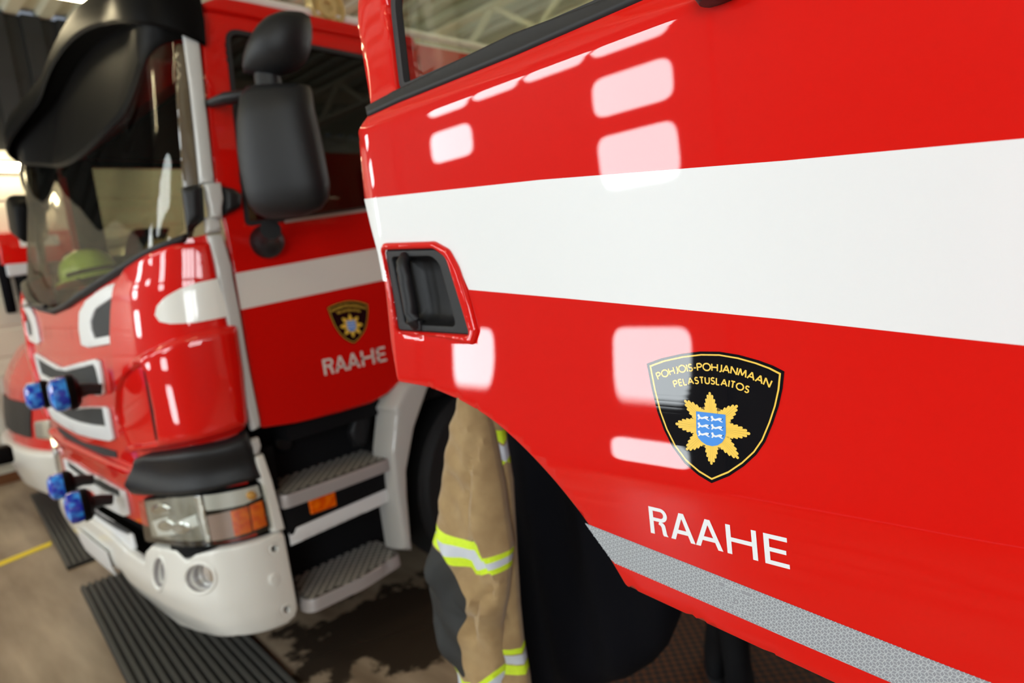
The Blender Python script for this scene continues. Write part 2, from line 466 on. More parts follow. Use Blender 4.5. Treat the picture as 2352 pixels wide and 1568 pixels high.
for k in range(21): box_bm(bm_, (XL + .05, YF + .15 + k * .3, 3.85), (.09, .16, 1.3))
box_bm(bm_, (XL + .02, YF + 3.2, 3.85), (.04, 6.4, 1.3))
structure(bmo('trim_2', bm_, DARKC))
# bay door wall behind the camera: sectional doors with rounded windows
DOORW = mat('bay_door_panel', (.26, .26, .26), .5)
structure(box('wall_front', (XL, YF - .2, 0), (XR, YF - .06, ZC), DOORW))
def bay_pane(x0, x1, z0, z1, parent):
    P = rnd([(x0, z0), (x1, z0), (x1, z1), (x0, z1)], .12)
    s = Surf(lambda a, b: np.array([a, YF, b]), -1, None)
    return patch('window_pane', s, P, PANE, parent, res=.2)
def bay_door(i, x0, x1, cells):
    d = structure(box('door_%d' % i, (x0, YF - .06, 0), (x1, YF - .005, 3.7), DOORW))
    for (a, b, c, e) in cells: bay_pane(a, b, c, e, d)
    return d
HZ = .36
def rows(zs, x0, x1, h=HZ): return [(x0, x1, z - h / 2, z + h / 2) for z in zs]
R5 = [3.3, 2.75, 2.2, 1.1, .55]
bay_door(1, -5.7, -2.3, rows(R5[1:], -3.35, -2.6) + rows([3.36], -3.35, -2.6, .46) + rows([3.36], -4.12, -3.4, .46) + rows([3.36], -4.81, -4.17, .46) + rows([3.3, 2.75, 1.1], -5.5, -4.86))
bay_door(2, -7.9, -6.2, rows([3.3, 2.75, 2.2, 1.65], -7.7, -6.9))
bay_door(3, .6, 4.2, [q for k in range(3) for q in rows([3.3, 2.75, 2.2, 1.65], 1.1 + .95 * k, 1.9 + .95 * k, .42)])  # unseen door, pane columns added here to brighten the near engine's door
bay_door(4, 4.4, 7.4, [q for k in range(3) for q in rows([2.75], 4.5 + .95 * k, 5.3 + .95 * k)])

# unseen high windows added in the back wall, glowing to light the ceiling
for i in range(5):
    w_ = structure(box('window_%d' % (i + 1), (-7.2 + i * 3.0, YB - .08, 2.7), (-5.0 + i * 3.0, YB - .02, 3.6), CREAM, None, .01))
    box('window_pane', (-7.1 + i * 3.0, YB - .10, 2.8), (-5.1 + i * 3.0, YB - .081, 3.5), PANE, w_)
# roof beams and purlins
for y in (2.2, 5.4, 8.6, 11.8):
    bm = bmesh.new()
    box_bm(bm, ((XL + XR) / 2, y, 4.26), (XR - XL, .16, .03)); box_bm(bm, ((XL + XR) / 2, y, 3.86), (XR - XL, .16, .03))
    n = 26
    for k in range(n):
        xa = XL + (XR - XL) * k / n; xb = XL + (XR - XL) * (k + 1) / n; L = math.hypot(xb - xa, .40); s = 1 if k % 2 else -1
        box_bm(bm, ((xa + xb) / 2, y, 4.06), (L, .05, .05), Matrix.Rotation(s * math.atan2(.40, xb - xa), 3, 'Y'))
    o = bmo('roof_truss', bm, BEAMC); tag(o, {2.2: 'cream lattice roof truss nearest the bay doors', 5.4: 'cream lattice roof truss, second from the bay doors', 8.6: 'cream lattice roof truss, third from the bay doors', 11.8: 'cream lattice roof truss closest to the back wall'}[y], 'roof truss', 'lattice trusses under the roof')
for j, x in enumerate((-6.6, -4.4, -2.2, 0, 2.2, 4.4)):
    o = box('roof_beam', (x - .06, YF, 4.30), (x + .06, YB, 4.47), BEAMC)
    tag(o, 'cream steel roof beam running along the trucks, ' + ['first', 'second', 'third', 'fourth', 'fifth', 'sixth'][j] + ' from the panelled wall', 'roof beam', 'beams along the roof')
def batten(x, y, z, label, L=1.5, ax='y'):
    t = thing('ceiling_light', label, 'ceiling light', 'fluorescent lights', (x, y, z))
    s = (.16, L, .06) if ax == 'y' else (L, .16, .06)
    box('housing', (x - s[0] / 2, y - s[1] / 2, z), (x + s[0] / 2, y + s[1] / 2, z + s[2]), CREAM, t, .01)
    for q in (-.04, .04):
        a, b = ((x + q, y - s[1] / 2 + .03, z - .02), (x + q, y + s[1] / 2 - .03, z - .02)) if ax == 'y' else ((x - s[0] / 2 + .03, y + q, z - .02), (x + s[0] / 2 - .03, y + q, z - .02))
        tube('tube', [a, b], .014, TUBE, t, n=10)
    tube('suspension_rod', [(x, y, z + .05), (x, y, 4.48)], .006, STEEL, t, n=6)
    return t
batten(-5.3, 1.2, 3.75, 'fluorescent batten over the gap between the engine and the van', 1.6)
batten(-1.75, 4.0, 3.75, 'fluorescent batten over the gap behind the open door', 1.6)
batten(-1.75, 7.2, 3.75, 'fluorescent batten deep in the hall between the engines', 1.6)
batten(-5.3, 4.6, 3.75, 'fluorescent batten deeper in the hall beside the van', 1.6)
batten(-1.3, -1.3, 3.75, 'fluorescent batten by the bay doors above the photographer', 1.6)
batten(-5.3, -1.3, 3.75, 'fluorescent batten by the bay doors ahead of the far engine', 1.6)
batten(-3.6, 9.6, 3.75, 'fluorescent batten above the rear of the far engine', 1.6)

# ================================================================ NEAR ENGINE with the open door
T_TILT = [(1.0, .2), (1.2, .7), (1.30, 1.0), (1.35, 2.0), (1.38, 4.6), (1.413, 5.7), (1.465, 4.2), (1.50, 3.0), (1.56, 2.5), (1.60, 1.9), (1.70, -.3), (1.765, -1.15), (1.82, -.6), (1.868, -.3), (1.886, .2), (1.892, 22), (1.91, 30), (1.925, 8), (1.95, 4), (2.7, 5)]
_zz = np.linspace(1.0, 2.7, 1701); _tt = np.interp(_zz, [a for a, _ in T_TILT], [b for _, b in T_TILT])
_gg = np.concatenate([[0], np.cumsum(np.tan(np.radians((_tt[1:] + _tt[:-1]) / 2)) * (_zz[1:] - _zz[:-1]))]); _gg -= np.interp(1.66, _zz, _gg)
def _fb(x, z):
    y = .667 + np.interp(z, _zz, _gg)
    if x < -.94: y += (-.94 - x) ** 2 * 3.5
    if x > -.15: y += (x + .15) ** 2 * .3
    return np.array([x, y, z])
SB = Surf(_fb, 1, (-1.0, 0.02, 1.0, 2.2))
near = thing('fire_engine', 'nearest red fire engine with its passenger door standing wide open', 'fire engine', 'fire engines', (1.3, 1.5, 0))

P_ = SB.trace([(820, 300), (835, 455), (850, 520), (880, 645), (895, 790), (910, 880)])
bot = SB.trace([(985, 893), (1060, 925), (1130, 968), (1200, 1030), (1270, 1105), (1345, 1200), (1400, 1290), (1435, 1350), (1900, 1568)])
top_l = SB.inv(845, 262)
sl = (bot[-1][1] - bot[-2][1]) / (bot[-1][0] - bot[-2][0])
xh = .03
outer = [P_[0]] + P_[1:] + bot + [(xh, bot[-1][1] + sl * (xh - bot[-1][0])), (xh, 1.93), (-.03, 2.1), (-.12, 2.52), (-.88, 2.56), (-.915, 2.3), SB.inv(819, 60), top_l]
rads = [.006] + [0, .02, .02, .02, .012] + [.03] * 6 + [.03, .006, 0] + [0, .02, .05, .06, .06, .05, .01, .004]
win = [SB.inv(911, 212), (-.10, 1.925), (-.17, 2.40), (-.80, 2.45), (-.835, 2.2), SB.inv(889, 10)]
hol = SB.trace([(884, 574), (1000, 571), (1028, 592), (1083, 768), (915, 758)])
door = patch('door', SB, rnd(outer, rads), RED, near, holes=[rnd(win, [.015, .04, .06, .05, .05, 0]), rnd(hol, .008)], res=.014, off=-.03, th=.03, r=.005)
# inner trim of the door, glass, seals
patch('inner_panel', SB, [(p[0], p[1]) for p in [(-.94, 1.88), (-.925, 1.5)]] + [(a + .015, b + .015) for a, b in bot[:-1]] + [(0, 1.17), (0, 1.88)], BLKM, door, res=.05, off=-.085, th=.045)
patch('window_pane', SB, rnd([(-.87, 1.90), (-.08, 1.90), (-.15, 2.43), (-.82, 2.48)], .02), WGLASS, door, res=.1, off=-.022, th=.004)
sealp = SB.trace([(841, 246), (909, 208), (1183, 76), (1366, 8)]) + [(-.06, 1.930), (-.06, 1.908)] + SB.trace([(1473, 2), (1183, 128), (915, 236), (846, 268)])
patch('window_seal', SB, rnd(sealp, .002), RUBBER, door, res=.012, off=0, th=.006, r=.005)
w2 = rnd(win, [.015, .04, .06, .05, .05, 0])
def ringpoly(P, d):
    A = np.array(P); c = A.mean(0); T = np.roll(A, -1, axis=0) - np.roll(A, 1, axis=0); T /= np.linalg.norm(T, axis=1)[:, None] + 1e-9
    N = np.stack([T[:, 1], -T[:, 0]], axis=1); s = 1 if (N * (A - c)).sum() > 0 else -1
    return [tuple(p) for p in A + N * s * d]
ws = rnd(win, .02)
patch('glass_gasket', SB, ws, RUBBER, door, holes=[ringpoly(ws, -.012)], res=.03, off=-.02, th=.014)
# white stripe, stopping short of the handle surround
rim_o = SB.trace([(884, 556), (1000, 553), (1030, 568), (1050, 605), (1082, 690), (1113, 795), (1060, 775), (905, 762)])
rim_o = [SB.inv(879, 572), SB.inv(884, 557), SB.inv(1000, 553), SB.inv(1034, 572), SB.inv(1056, 612), SB.inv(1085, 700), SB.inv(1100, 760), SB.inv(1090, 792), SB.inv(1020, 776), SB.inv(912, 762)]
stripe = SB.trace([(837, 457), (1240, 413), (1800, 369), (2352, 318)]) + [(xh - .002, SB.inv(2352, 318)[1] - .009), (xh - .002, SB.inv(2352, 793)[1] - .01)] + SB.trace([(2352, 793), (1800, 733), (1300, 685), (1077, 665)]) + SB.trace([(1050, 605), (1028, 570), (1000, 559), (890, 562), (888, 600), (893, 646), (880, 645), (868, 580), (852, 520)])
patch('white_stripe', SB, stripe, WHITE, door, res=.012, off=.0004)
# handle surround, recess and bar
patch('handle_surround', SB, rnd(rim_o, .006), RED, door, holes=[rnd(hol, .008)], res=.006, off=.0005, th=.0075, r=.006)
lip = rnd(SB.trace([(932, 597), (1000, 594), (1018, 612), (1060, 750), (935, 742), (905, 590)])[0:5], .008)
fr_o = rnd(SB.trace([(884, 574), (1000, 571), (1030, 592), (1085, 770), (916, 759)]), .008)
in_o = rnd(SB.trace([(900, 592), (990, 590), (1008, 606), (1046, 748), (930, 742)]), .009)
patch('handle_bezel', SB, fr_o, BLK, door, holes=[in_o], res=.005, off=-.004, th=.005, r=.003)
tub = ringpoly(in_o, .001)
V, F = [], []; n = len(in_o); C0 = np.array(in_o).mean(0)
for k, (q, o_) in enumerate([(1.0, -.002), (.97, -.012), (.90, -.024), (.75, -.030), (.4, -.031), (.05, -.031)]):
    for p in in_o: s = C0 + (np.array(p) - C0) * q; V.append(SB(s[0], s[1], o_))
for k in range(5):
    for i in range(n): F.append((k * n + i, k * n + (i + 1) % n, (k + 1) * n + (i + 1) % n, (k + 1) * n + i))
F.append(tuple(5 * n + i for i in range(n)))
mesh('handle_recess', V, F, BLK, door)
ha, hb = SB.inv(930, 586), SB.inv(958, 750)
hp = [(ha[0], ha[1], -.022), (ha[0] + .0005, ha[1] - .004, .001), (ha[0] + .001, ha[1] - .012, .006)]
hn = 8
for k in range(1, hn): t = k / hn; hp.append((ha[0] + (hb[0] - ha[0]) * t, ha[1] - .012 + (hb[1] - ha[1] + .024) * t, .0075))
hp += [(hb[0], hb[1] + .012, .007), (hb[0] + .001, hb[1] + .004, .002), (hb[0] + .001, hb[1], -.014)]
tube('door_handle', [SB(*p) for p in hp], [.0085, .0100, .0118] + [.0122] * (hn - 1) + [.0118, .0105, .009], BLK, door, n=20)
box('handle_hinge', tuple(SB(hb[0] + .004, hb[1] + .002, -.004) - .009), tuple(SB(hb[0] + .004, hb[1] + .002, .004) + .009), BLK, door, .003)

# reflective tape with its cube pattern
tp = SB.trace([(1343, 1200), (1600, 1301), (1900, 1420), (2280, 1568)]); tb = SB.trace([(2050, 1568), (1800, 1461), (1600, 1374), (1409, 1291)])
s1 = (tp[-1][1] - tp[-2][1]) / (tp[-1][0] - tp[-2][0])
tape = tp + [(.02, tp[-1][1] + s1 * (.02 - tp[-1][0])), (.02, tb[0][1] + s1 * (.02 - tb[0][0]))] + tb
patch('reflective_tape', SB, rnd(tape, [.002] + [0] * (len(tape) - 2) + [.006]), REFT, door, res=.012, off=.0005)
def cT(x, y): return SB.inv(1620 + x / 14.26, 1310 + y / 14.26)
def tape_marks():
    c = np.array([970, 975])
    return [[cT(430, 325), cT(1560, 735), cT(1560, 890), cT(430, 470)], [cT(435, 935), cT(1540, 1390), cT(1540, 1520), cT(435, 1060)],
            [cT(c[0] + 150 * math.cos(q) + 25 * math.sin(q), c[1] + 135 * math.sin(q) + 40 * math.cos(q)) for q in [2 * PI * k / 24 for k in range(24)]]]
def cube_pattern():
    pa = np.array(densify(tape, .01)); V, F = [], []
    a = .0039; w = .00068
    x0, x1 = pa[:, 0].min(), pa[:, 0].max()
    z0, z1 = pa[:, 1].min(), pa[:, 1].max()
    i = 0; segs = []
    th = math.atan(s1); ct, st = math.cos(th), math.sin(th)
    def rot(p): return np.array([x0 + p[0] * ct - p[1] * st, tp[0][1] + p[0] * st + p[1] * ct])
    nx = int((x1 - x0) / (a * 1.5)) + 3
    for i in range(-2, nx):
        for j in range(-18, 8):
            c = np.array([i * a * 1.5, (j + (.5 if i % 2 else 0)) * a * math.sqrt(3)])
            for q in range(3):
                A = math.radians(120 * q); B = math.radians(120 * q + 60)
                pA = c + a * np.array([math.cos(A), math.sin(A)]); pB = c + a * np.array([math.cos(B), math.sin(B)]); pC = c + a * np.array([math.cos(B + math.radians(60)), math.sin(B + math.radians(60))])
                segs.append((c, pA)); segs.append((pA, pB))
    S = [(rot(p), rot(q)) for p, q in segs]
    mid = np.array([(p + q) / 2 for p, q in S]); ok = inside(mid, tape) & (segdist(mid, [pa]) > .0009)
    for mk in tape_marks(): ok &= ~inside(mid, mk)
    for (p, q), o_ in zip(S, ok):
        if not o_: continue
        t = (q - p) / np.linalg.norm(q - p); n_ = np.array([-t[1], t[0]]) * w / 2; k = len(V)
        V.extend([SB(*(p + n_), .0009), SB(*(p - n_), .0009), SB(*(q - n_), .0009), SB(*(q + n_), .0009)]); F.append((k, k + 1, k + 2, k + 3))
    return mesh('tape_pattern', V, F, REFP, door, smooth=False)
cube_pattern()
GL.update({'F': (.42, [[(0, 0), (0, 1)], [(0, 1), (.42, 1)], [(0, .52), (.38, .52)]]), '1': (.12, [[(.06, 0), (.06, 1)], [(.06, 1), (-.06, .8)]]),
 '0': (.46, [arc(.23, .5, .23, .5, 0, 360, 20)]), '4': (.5, [[(.38, 0), (.38, 1)], [(.38, 1), (0, .3)], [(0, .3), (.5, .3)]])})
def tape_text(txt, p0, p1, pt, w=.2):
    a, b, c = (np.array(cT(*p)) for p in (p0, p1, pt)); ez_ = c - a; tot = np.linalg.norm(b - a) / np.linalg.norm(ez_); ex_ = (b - a) / tot
    base = sum(GL[ch][0] + w for ch in txt); sp = (tot - base) / max(1, len(txt) - 1)
    return text_polys(txt, lambda s_, y_: tuple(a + ex_ * s_ + ez_ * y_), w, sp)[0]
tl = []
m1, m2, m3 = tape_marks()
for mk in (m1, m2, m3):
    A_ = np.array(mk); n_ = len(A_)
    for i_ in range(n_):
        p_, q_ = A_[i_], A_[(i_ + 1) % n_]; d_ = (q_ - p_) / np.linalg.norm(q_ - p_); nn_ = np.array([-d_[1], d_[0]]) * .00035
        tl.append(([tuple(p_ + nn_), tuple(p_ - nn_), tuple(q_ - nn_), tuple(q_ + nn_)], 0, .0009))
for q_ in tape_text('ORAFOL', (640, 500), (1210, 715), (640, 405)): tl.append((q_, 0, .0009))
for q_ in tape_text('104R-00000', (455, 1040), (1430, 1440), (455, 955)): tl.append((q_, 0, .0009))
for q_ in tape_text('E', (875, 985), (960, 1020), (875, 870)): tl.append((q_, 0, .0009))
for q_ in tape_text('4', (985, 1045), (1060, 1075), (985, 960)): tl.append((q_, 0, .0009))
flat_layers('tape_marking', lambda u, v, o: SB(u, v, o), tl, [REFP], door, sub=.02)

# ---- emblem: local coords with the shield about one unit wide
def crop3(x, y): return (1430 + x / 4.481, 780 + y / 4.481)
O_ = SB.inv(*crop3(918, 780)); WE = .164
def loc(px, py): a, b = SB.inv(px, py); return ((a - O_[0]) / WE, (b - O_[1]) / WE)
def L3(P): return [loc(*crop3(*p)) for p in P]
shield = L3([(250, 245), (400, 190), (600, 145), (800, 120), (1000, 122), (1200, 155), (1400, 210), (1550, 265), (1667, 325), (1650, 500), (1610, 680), (1550, 860), (1470, 1050), (1380, 1180), (1250, 1300), (1100, 1400), (918, 1474), (780, 1390), (640, 1270), (520, 1110), (430, 930), (360, 740), (300, 500)])
cs = np.array(shield).mean(0)
def scl(P, k, c=cs): return [tuple(c + (np.array(p) - c) * k) for p in P]
lay = [(shield, 0, .0006), (scl(shield, .955), 1, .0008), (scl(shield, .928), 0, .0010)]
def circ3(a, b, c):
    a, b, c = map(np.array, (a, b, c)); A = np.array([b - a, c - a]) * 2; r = np.array([(b ** 2).sum() - (a ** 2).sum(), (c ** 2).sum() - (a ** 2).sum()])
    o = np.linalg.solve(A, r); return o, np.linalg.norm(a - o)
def arc_text(txt, pa, pm, pb, cap, w, sx=1.0):
    c, R = circ3(loc(*crop3(*pa)), loc(*crop3(*pm)), loc(*crop3(*pb)))
    A = np.array(loc(*crop3(*pa))) - c; B = np.array(loc(*crop3(*pb))) - c
    a0, a1 = math.atan2(A[1], A[0]), math.atan2(B[1], B[0])
    total = (a0 - a1) * R / cap
    base = sum(GL[ch][0] * sx + w for ch in txt); sp = (total - base) / (len(txt) - 1)
    def place(s, y): a = a0 - s * cap / R; return (c[0] + (R + y * cap) * math.cos(a), c[1] + (R + y * cap) * math.sin(a))
    return text_polys(txt, place, w, sp, 1, sx)[0]
E3 = []
for q in arc_text('POHJOIS-POHJANMAAN', (372, 416), (890, 322), (1517, 498), .0575, .17, 1.08): E3.append((q, 1, .0012))
for q in arc_text('PELASTUSLAITOS', (540, 494), (900, 458), (1300, 556), .053, .18, 1.05): E3.append((q, 1, .0012))
lay += E3
sc_ = np.array(loc(*crop3(922, 905)))
tips = L3([(902, 535), (1190, 672), (1320, 965), (1200, 1222), (920, 1283), (660, 1130), (550, 862), (642, 620)])
def rod(c, ang, r0, r1, w0, w1):
    d = np.array([math.cos(ang), math.sin(ang)]); n_ = np.array([-d[1], d[0]])
    P = [c + d * r0 + n_ * w0, c + d * r0 - n_ * w0]
    for k in range(7):
        a = -PI / 2 + PI * k / 6; P.append(c + d * (r1 - w1 + w1 * math.cos(a)) + n_ * w1 * math.sin(a))
    return [tuple(p) for p in P]
star_r = []
for k in range(8):
    v = np.array(tips[k]) - sc_; R = np.linalg.norm(v) * 1.0; A = math.atan2(v[1], v[0])
    for j in range(-5, 6):
        rr = R * (1 - [0, .075, .18, .29, .40, .47][abs(j)]); an = A + j * math.radians(4.3)
        star_r.append((an, rr, R))
gapc = []
for k in range(48): a = 2 * PI * k / 48; gapc.append((sc_[0] + .152 * math.cos(a), sc_[1] + .152 * math.sin(a)))
lay.append((gapc, 4, .00125))
for an, rr, R in star_r:
    lay.append((rod(sc_, an, .05, rr, .0022, .0030 + rr * .031), 4, .0012))
for an, rr, R in star_r:
    lay.append((rod(sc_, an, .05, rr, .0016, .0022 + rr * .026), 1, .0014))
lay.append((L3([(763, 733), (1067, 768), (1070, 960), (1060, 1010), (1030, 1055), (985, 1083), (930, 1092), (870, 1078), (820, 1045), (785, 1005), (768, 955)]), 2, .0017))
def c8(x, y): return (1540 + x / 8.71, 890 + y / 8.71)
erm = [(553, 548), (556, 532), (575, 524), (597, 530), (601, 556), (622, 582), (650, 586), (720, 564), (760, 572), (785, 588), (778, 604), (742, 610), (765, 632), (800, 652), (775, 656), (740, 640), (712, 618), (690, 614), (645, 626), (612, 612), (596, 618), (584, 634), (566, 636), (556, 616), (574, 602), (566, 572)]
tail = [(772, 592), (802, 580), (790, 602), (776, 606)]
for r_ in range(3):
    for c_ in range(2):
        dx, dy = 267 * c_ + 5 * r_, 33 * c_ + 163 * r_ + (2 * c_ * r_)
        lay.append(([loc(*c8(x + dx, y + dy)) for x, y in erm], 3, .0019))
        lay.append(([loc(*c8(x + dx, y + dy)) for x, y in tail], 0, .0021))
EM = [EBLK, YEL, EBLUE, EWHT, EGAP]
flat_layers('emblem', lambda u, v, o: SB(O_[0] + u * WE, O_[1] + v * WE, o), lay, EM, door, sub=.05)
# lettering RAAHE traced letter by letter
def bezhalf(pts): return pts
def c5(x, y): return (1300 + x / 2.2357, 1150 + y / 2.2357)
B0 = np.array(SB.inv(*c5(438, 162))); B1 = np.array(SB.inv(*c5(1152, 350))); T0 = np.array(SB.inv(*c5(424, 25)))
ex = (B1 - B0); ez = T0 - B0
def pl_(s, y): return tuple(B0 + ex * s + ez * y)
# widths measured on the door, as fractions of the whole word
def raahe(pl):
    w = .165                                  # stem in cap heights; convert along x
    k = np.linalg.norm(ez) / np.linalg.norm(ex)
    sx = lambda u: u * k
    polys = []
    def st(x0, x1, y0=0, y1=1): polys.append([pl(x0, y0), pl(x1, y0), pl(x1, y1), pl(x0, y1)])
    W_ = sx(w)
    # R
    x = 0; st(0, W_)
    cx = .125
    ring = arc(sx(.46), .745, sx(.27), .255, 90, -90, 14); ring_i = arc(sx(.45), .745, sx(.27 - w * .85), .255 - w * .78, 90, -90, 14)
    O = [(W_, 1)] + ring + [(W_, .49)]; I = [(W_, 1 - w * .8)] + ring_i + [(W_, .49 + w * .8)]
    for i in range(len(O) - 1): polys.append([pl(*O[i]), pl(*I[i]), pl(*I[i + 1]), pl(*O[i + 1])])
    O2 = [(sx(.40), .51), (sx(.56), .47), (sx(.62), .40), (sx(.645), .26), (sx(.67), .08), (sx(.72), 0)]
    I2 = [(sx(.36), .40), (sx(.44), .36), (sx(.475), .30), (sx(.49), .18), (sx(.505), .05), (sx(.54), 0)]
    for i in range(5): polys.append([pl(*O2[i]), pl(*I2[i]), pl(*I2[i + 1]), pl(*O2[i + 1])])
    def A(a, b):
        m = (a + b) / 2; t = W_ * 1.06
        polys.append([pl(a, 0), pl(a + t, 0), pl(m + t * .02, .82), pl(m - t * .52, 1)]); polys.append([pl(b - t, 0), pl(b, 0), pl(m + t * .52, 1), pl(m - t * .02, .82)])
        polys.append([pl(m - t * .52, 1), pl(m, .80), pl(m + t * .52, 1)])
        y0, y1 = .24, .385; f = (b - a) / 2
        polys.append([pl(a + f * .30, y0), pl(b - f * .30, y0), pl(b - f * .42, y1), pl(a + f * .42, y1)])
    A(.168, .357); A(.360, .560)
    st(.590, .590 + W_); st(.765, .765 + W_)
    polys.append([pl(.590, .44), pl(.765 + W_ * .5, .44), pl(.765 + W_ * .5, .585), pl(.590, .585)])
    st(.845, .845 + W_ * 1.05)
    for y0, y1, e in ((0, .145, 1.0), (.435, .575, .985), (.855, 1, .995)): polys.append([pl(.85, y0), pl(e, y0), pl(e, y1), pl(.85, y1)])
    return polys
flat_layers('lettering', lambda u, v, o: SB(u, v, o), [(q, 0, .0008) for q in raahe(pl_)], [EWHT], door, sub=.02)
# mirror foot above the sill
bl = SB.inv(1665, -12)
lathe('mirror_foot', [(.0, -.012), (.020, -.010), (.026, .0), (.022, .012), (.014, .03), (.013, .10)], BLK, door, 24, Matrix.Translation(Vector(SB(bl[0], bl[1] + .003, .012))))

# ================================================================ FAR ENGINE
def contour(pts, xm):
    half = crom(pts, 14); full = half + [np.array([2 * xm - p[0], p[1]]) for p in half[::-1][1:]]
    full = np.array(full); s = np.concatenate([[0], np.cumsum(np.linalg.norm(np.diff(full, axis=0), axis=1))])
    return full, s
CA, CAs = contour([(-2.37, 1.12), (-2.37, 1.04), (-2.375, .97), (-2.40, .90), (-2.445, .84), (-2.525, .797), (-2.65, .768), (-2.85, .742), (-3.1, .727), (-3.35, .719), (-3.62, .717)], -3.62)
STOT = CAs[-1]
_prof = ([.2, .33, .5, .7, .9, 1.15, 1.4, 1.6, 1.75, 2.55, 2.75], [-.04, -.02, .01, .0, .0, .015, .02, .01, 0, 0, 0])   # bulge outward with height
def front_fn(C, S, y0=0., zoff=_prof, rake=.32, mir=None):
    tot = S[-1]
    def f(s, z):
        x = np.interp(s, S, C[:, 0]); y = np.interp(s, S, C[:, 1])
        if s < 0: y = C[0, 1] - s
        if s > tot: y = C[-1, 1] + (s - tot)
        w = min(1, max(0, min(s, tot - s)) / .5); w = w * w * (3 - 2 * w)
        w2 = min(1, max(0, min(s, tot - s)) / .95); w2 = w2 * w2 * (3 - 2 * w2)
        y = y + (max(0, z - 1.68) * rake) * (.17 + .83 * w2) - np.interp(z, zoff[0], zoff[1]) * w + y0
        return np.array([x, y, z])
    return f
FA = Surf(front_fn(CA, CAs), -1, (-.1, STOT * .75, .25, 2.6))
SA = Surf(lambda y, z: np.array([-2.37, y, z]), 1, (.9, 2.8, .2, 2.8))
def half(pts, xs=None): return FA.trace(pts)
def mirror_s(P): return [(STOT - a, b) for a, b in P]
far = thing('fire_engine', 'far red fire engine with white bumper, its left side facing the open door', 'fire engine', 'fire engines', (-3.62, 3.5, 0))

# red front shell below the windscreen
cowl = FA.trace([(478, 538), (430, 548), (395, 561), (350, 580), (300, 611), (250, 643), (205, 672), (160, 702)])
zc_mid = cowl[-1][1] - .022
cowl_full = cowl + [((cowl[-1][0] * 2 + STOT / 2) / 3, zc_mid + .008), (STOT / 2, zc_mid)] + mirror_s(cowl)[::-1]
print('cowl', [(round(a, 2), round(b, 2)) for a, b in cowl], 'STOT', STOT)
sf = cowl_full[0][0]
shell = patch('front_panel', FA, [(sf, .72)] + cowl_full + [(STOT - sf, .72)], RED, far, res=.05, off=-.02, th=.02)
# corner panel and lower bulge with air duct
cp = FA.trace([(484, 556), (500, 640), (537, 800), (567, 985), (510, 1006), (440, 1020), (385, 1030), (300, 1038), (283, 950), (270, 860), (261, 770), (263, 710), (274, 650), (298, 612), (350, 579), (400, 559)])
corner = patch('corner_panel', FA, rnd(cp, [.01] + [0] * 2 + [.03] + [0] * 3 + [.02] + [0] * 8), RED, far, res=.016, off=.0, th=.022, r=.022)
lb = FA.trace([(540, 745), (555, 850), (568, 975), (510, 998), (440, 1014), (385, 1024), (318, 1032), (294, 985), (283, 930), (284, 890), (300, 850), (335, 812), (385, 785), (440, 762), (495, 747)])
duct = FA.trace([(303, 868), (322, 848), (342, 838), (352, 846), (360, 880), (372, 940), (382, 1003), (345, 1012), (312, 1014), (298, 985), (290, 940), (292, 895)])
patch('wing_bulge', FA, rnd(lb, [.015, 0, .03, 0, 0, 0, .03] + [0] * 8), RED, corner, holes=[rnd(duct, .01)], res=.012, off=.010, th=.042, r=.040)
patch('duct_edge_strip', FA, FA.trace([(350, 846), (356, 848), (384, 1002), (378, 1004)]), BLKM, corner, res=.01, off=.022, th=.012)  # thin matt black strip along the right edge of the duct
nose = FA.trace([(498, 640), (522, 726), (450, 740), (400, 742), (378, 737), (368, 722), (372, 702), (390, 681), (420, 662), (455, 649)])
patch('stripe_nose', FA, nose, CREAM, corner, res=.012, off=.0232)
# mirrored corner on the far side
patch('corner_panel', FA, rnd(mirror_s(cp), .01), RED, far, res=.05, off=0, th=.022, r=.022)

# white trimmed grille openings, full width
def grille(outer, inner, off=.006, th=.012, lh=.0, extend=True):
    fo = FA.trace(outer); fi = FA.trace(inner)
    if extend:
        fo = fo + mirror_s(fo)[::-1]; fi = fi + mirror_s(fi)[::-1]
    g = patch('grille_surround', FA, rnd(fo, .012), WHITE, far, holes=[rnd(fi, .008)], res=.03, off=off - .004, th=th, r=.005)
    patch('grille_mesh', FA, rnd(fi, .008), DKG, g, res=.06, off=off - .004, th=.002)
    return g
gv = FA.trace([(297, 643), (255, 655), (203, 689), (188, 716), (187, 753), (193, 792), (208, 798), (262, 789)])
gi = FA.trace([(284, 671), (224, 711), (214, 738), (215, 756), (222, 776), (259, 769), (262, 730), (268, 695)])
for mir in (0, 1):
    P1 = mirror_s(gv) if mir else gv; P2 = mirror_s(gi) if mir else gi
    g = patch('grille_surround', FA, rnd(P1, .008), WHITE, far, holes=[rnd(P2, .006)], res=.02, off=.002, th=.01, r=.004)
    patch('grille_mesh', FA, rnd(P2, .006), DKG, g, res=.05, off=.002, th=.002)
grille([(150, 842), (185, 832), (222, 823), (234, 828), (240, 860), (245, 901), (234, 908), (206, 904), (160, 893)], [(158, 852), (195, 843), (222, 836), (227, 845), (236, 883), (200, 884), (165, 881)])
grille([(170, 935), (210, 932), (246, 932), (254, 938), (260, 970), (267, 1008), (258, 1012), (215, 1004), (180, 994)], [(180, 940), (215, 936), (243, 937), (250, 977), (215, 973), (186, 967)])
gs = FA.trace([(195, 1016), (230, 1024), (268, 1036), (270, 1051), (240, 1046), (208, 1034)])
patch('grille_slot', FA, gs + mirror_s(gs)[::-1], DKG, far, res=.05, off=.0, th=.003)
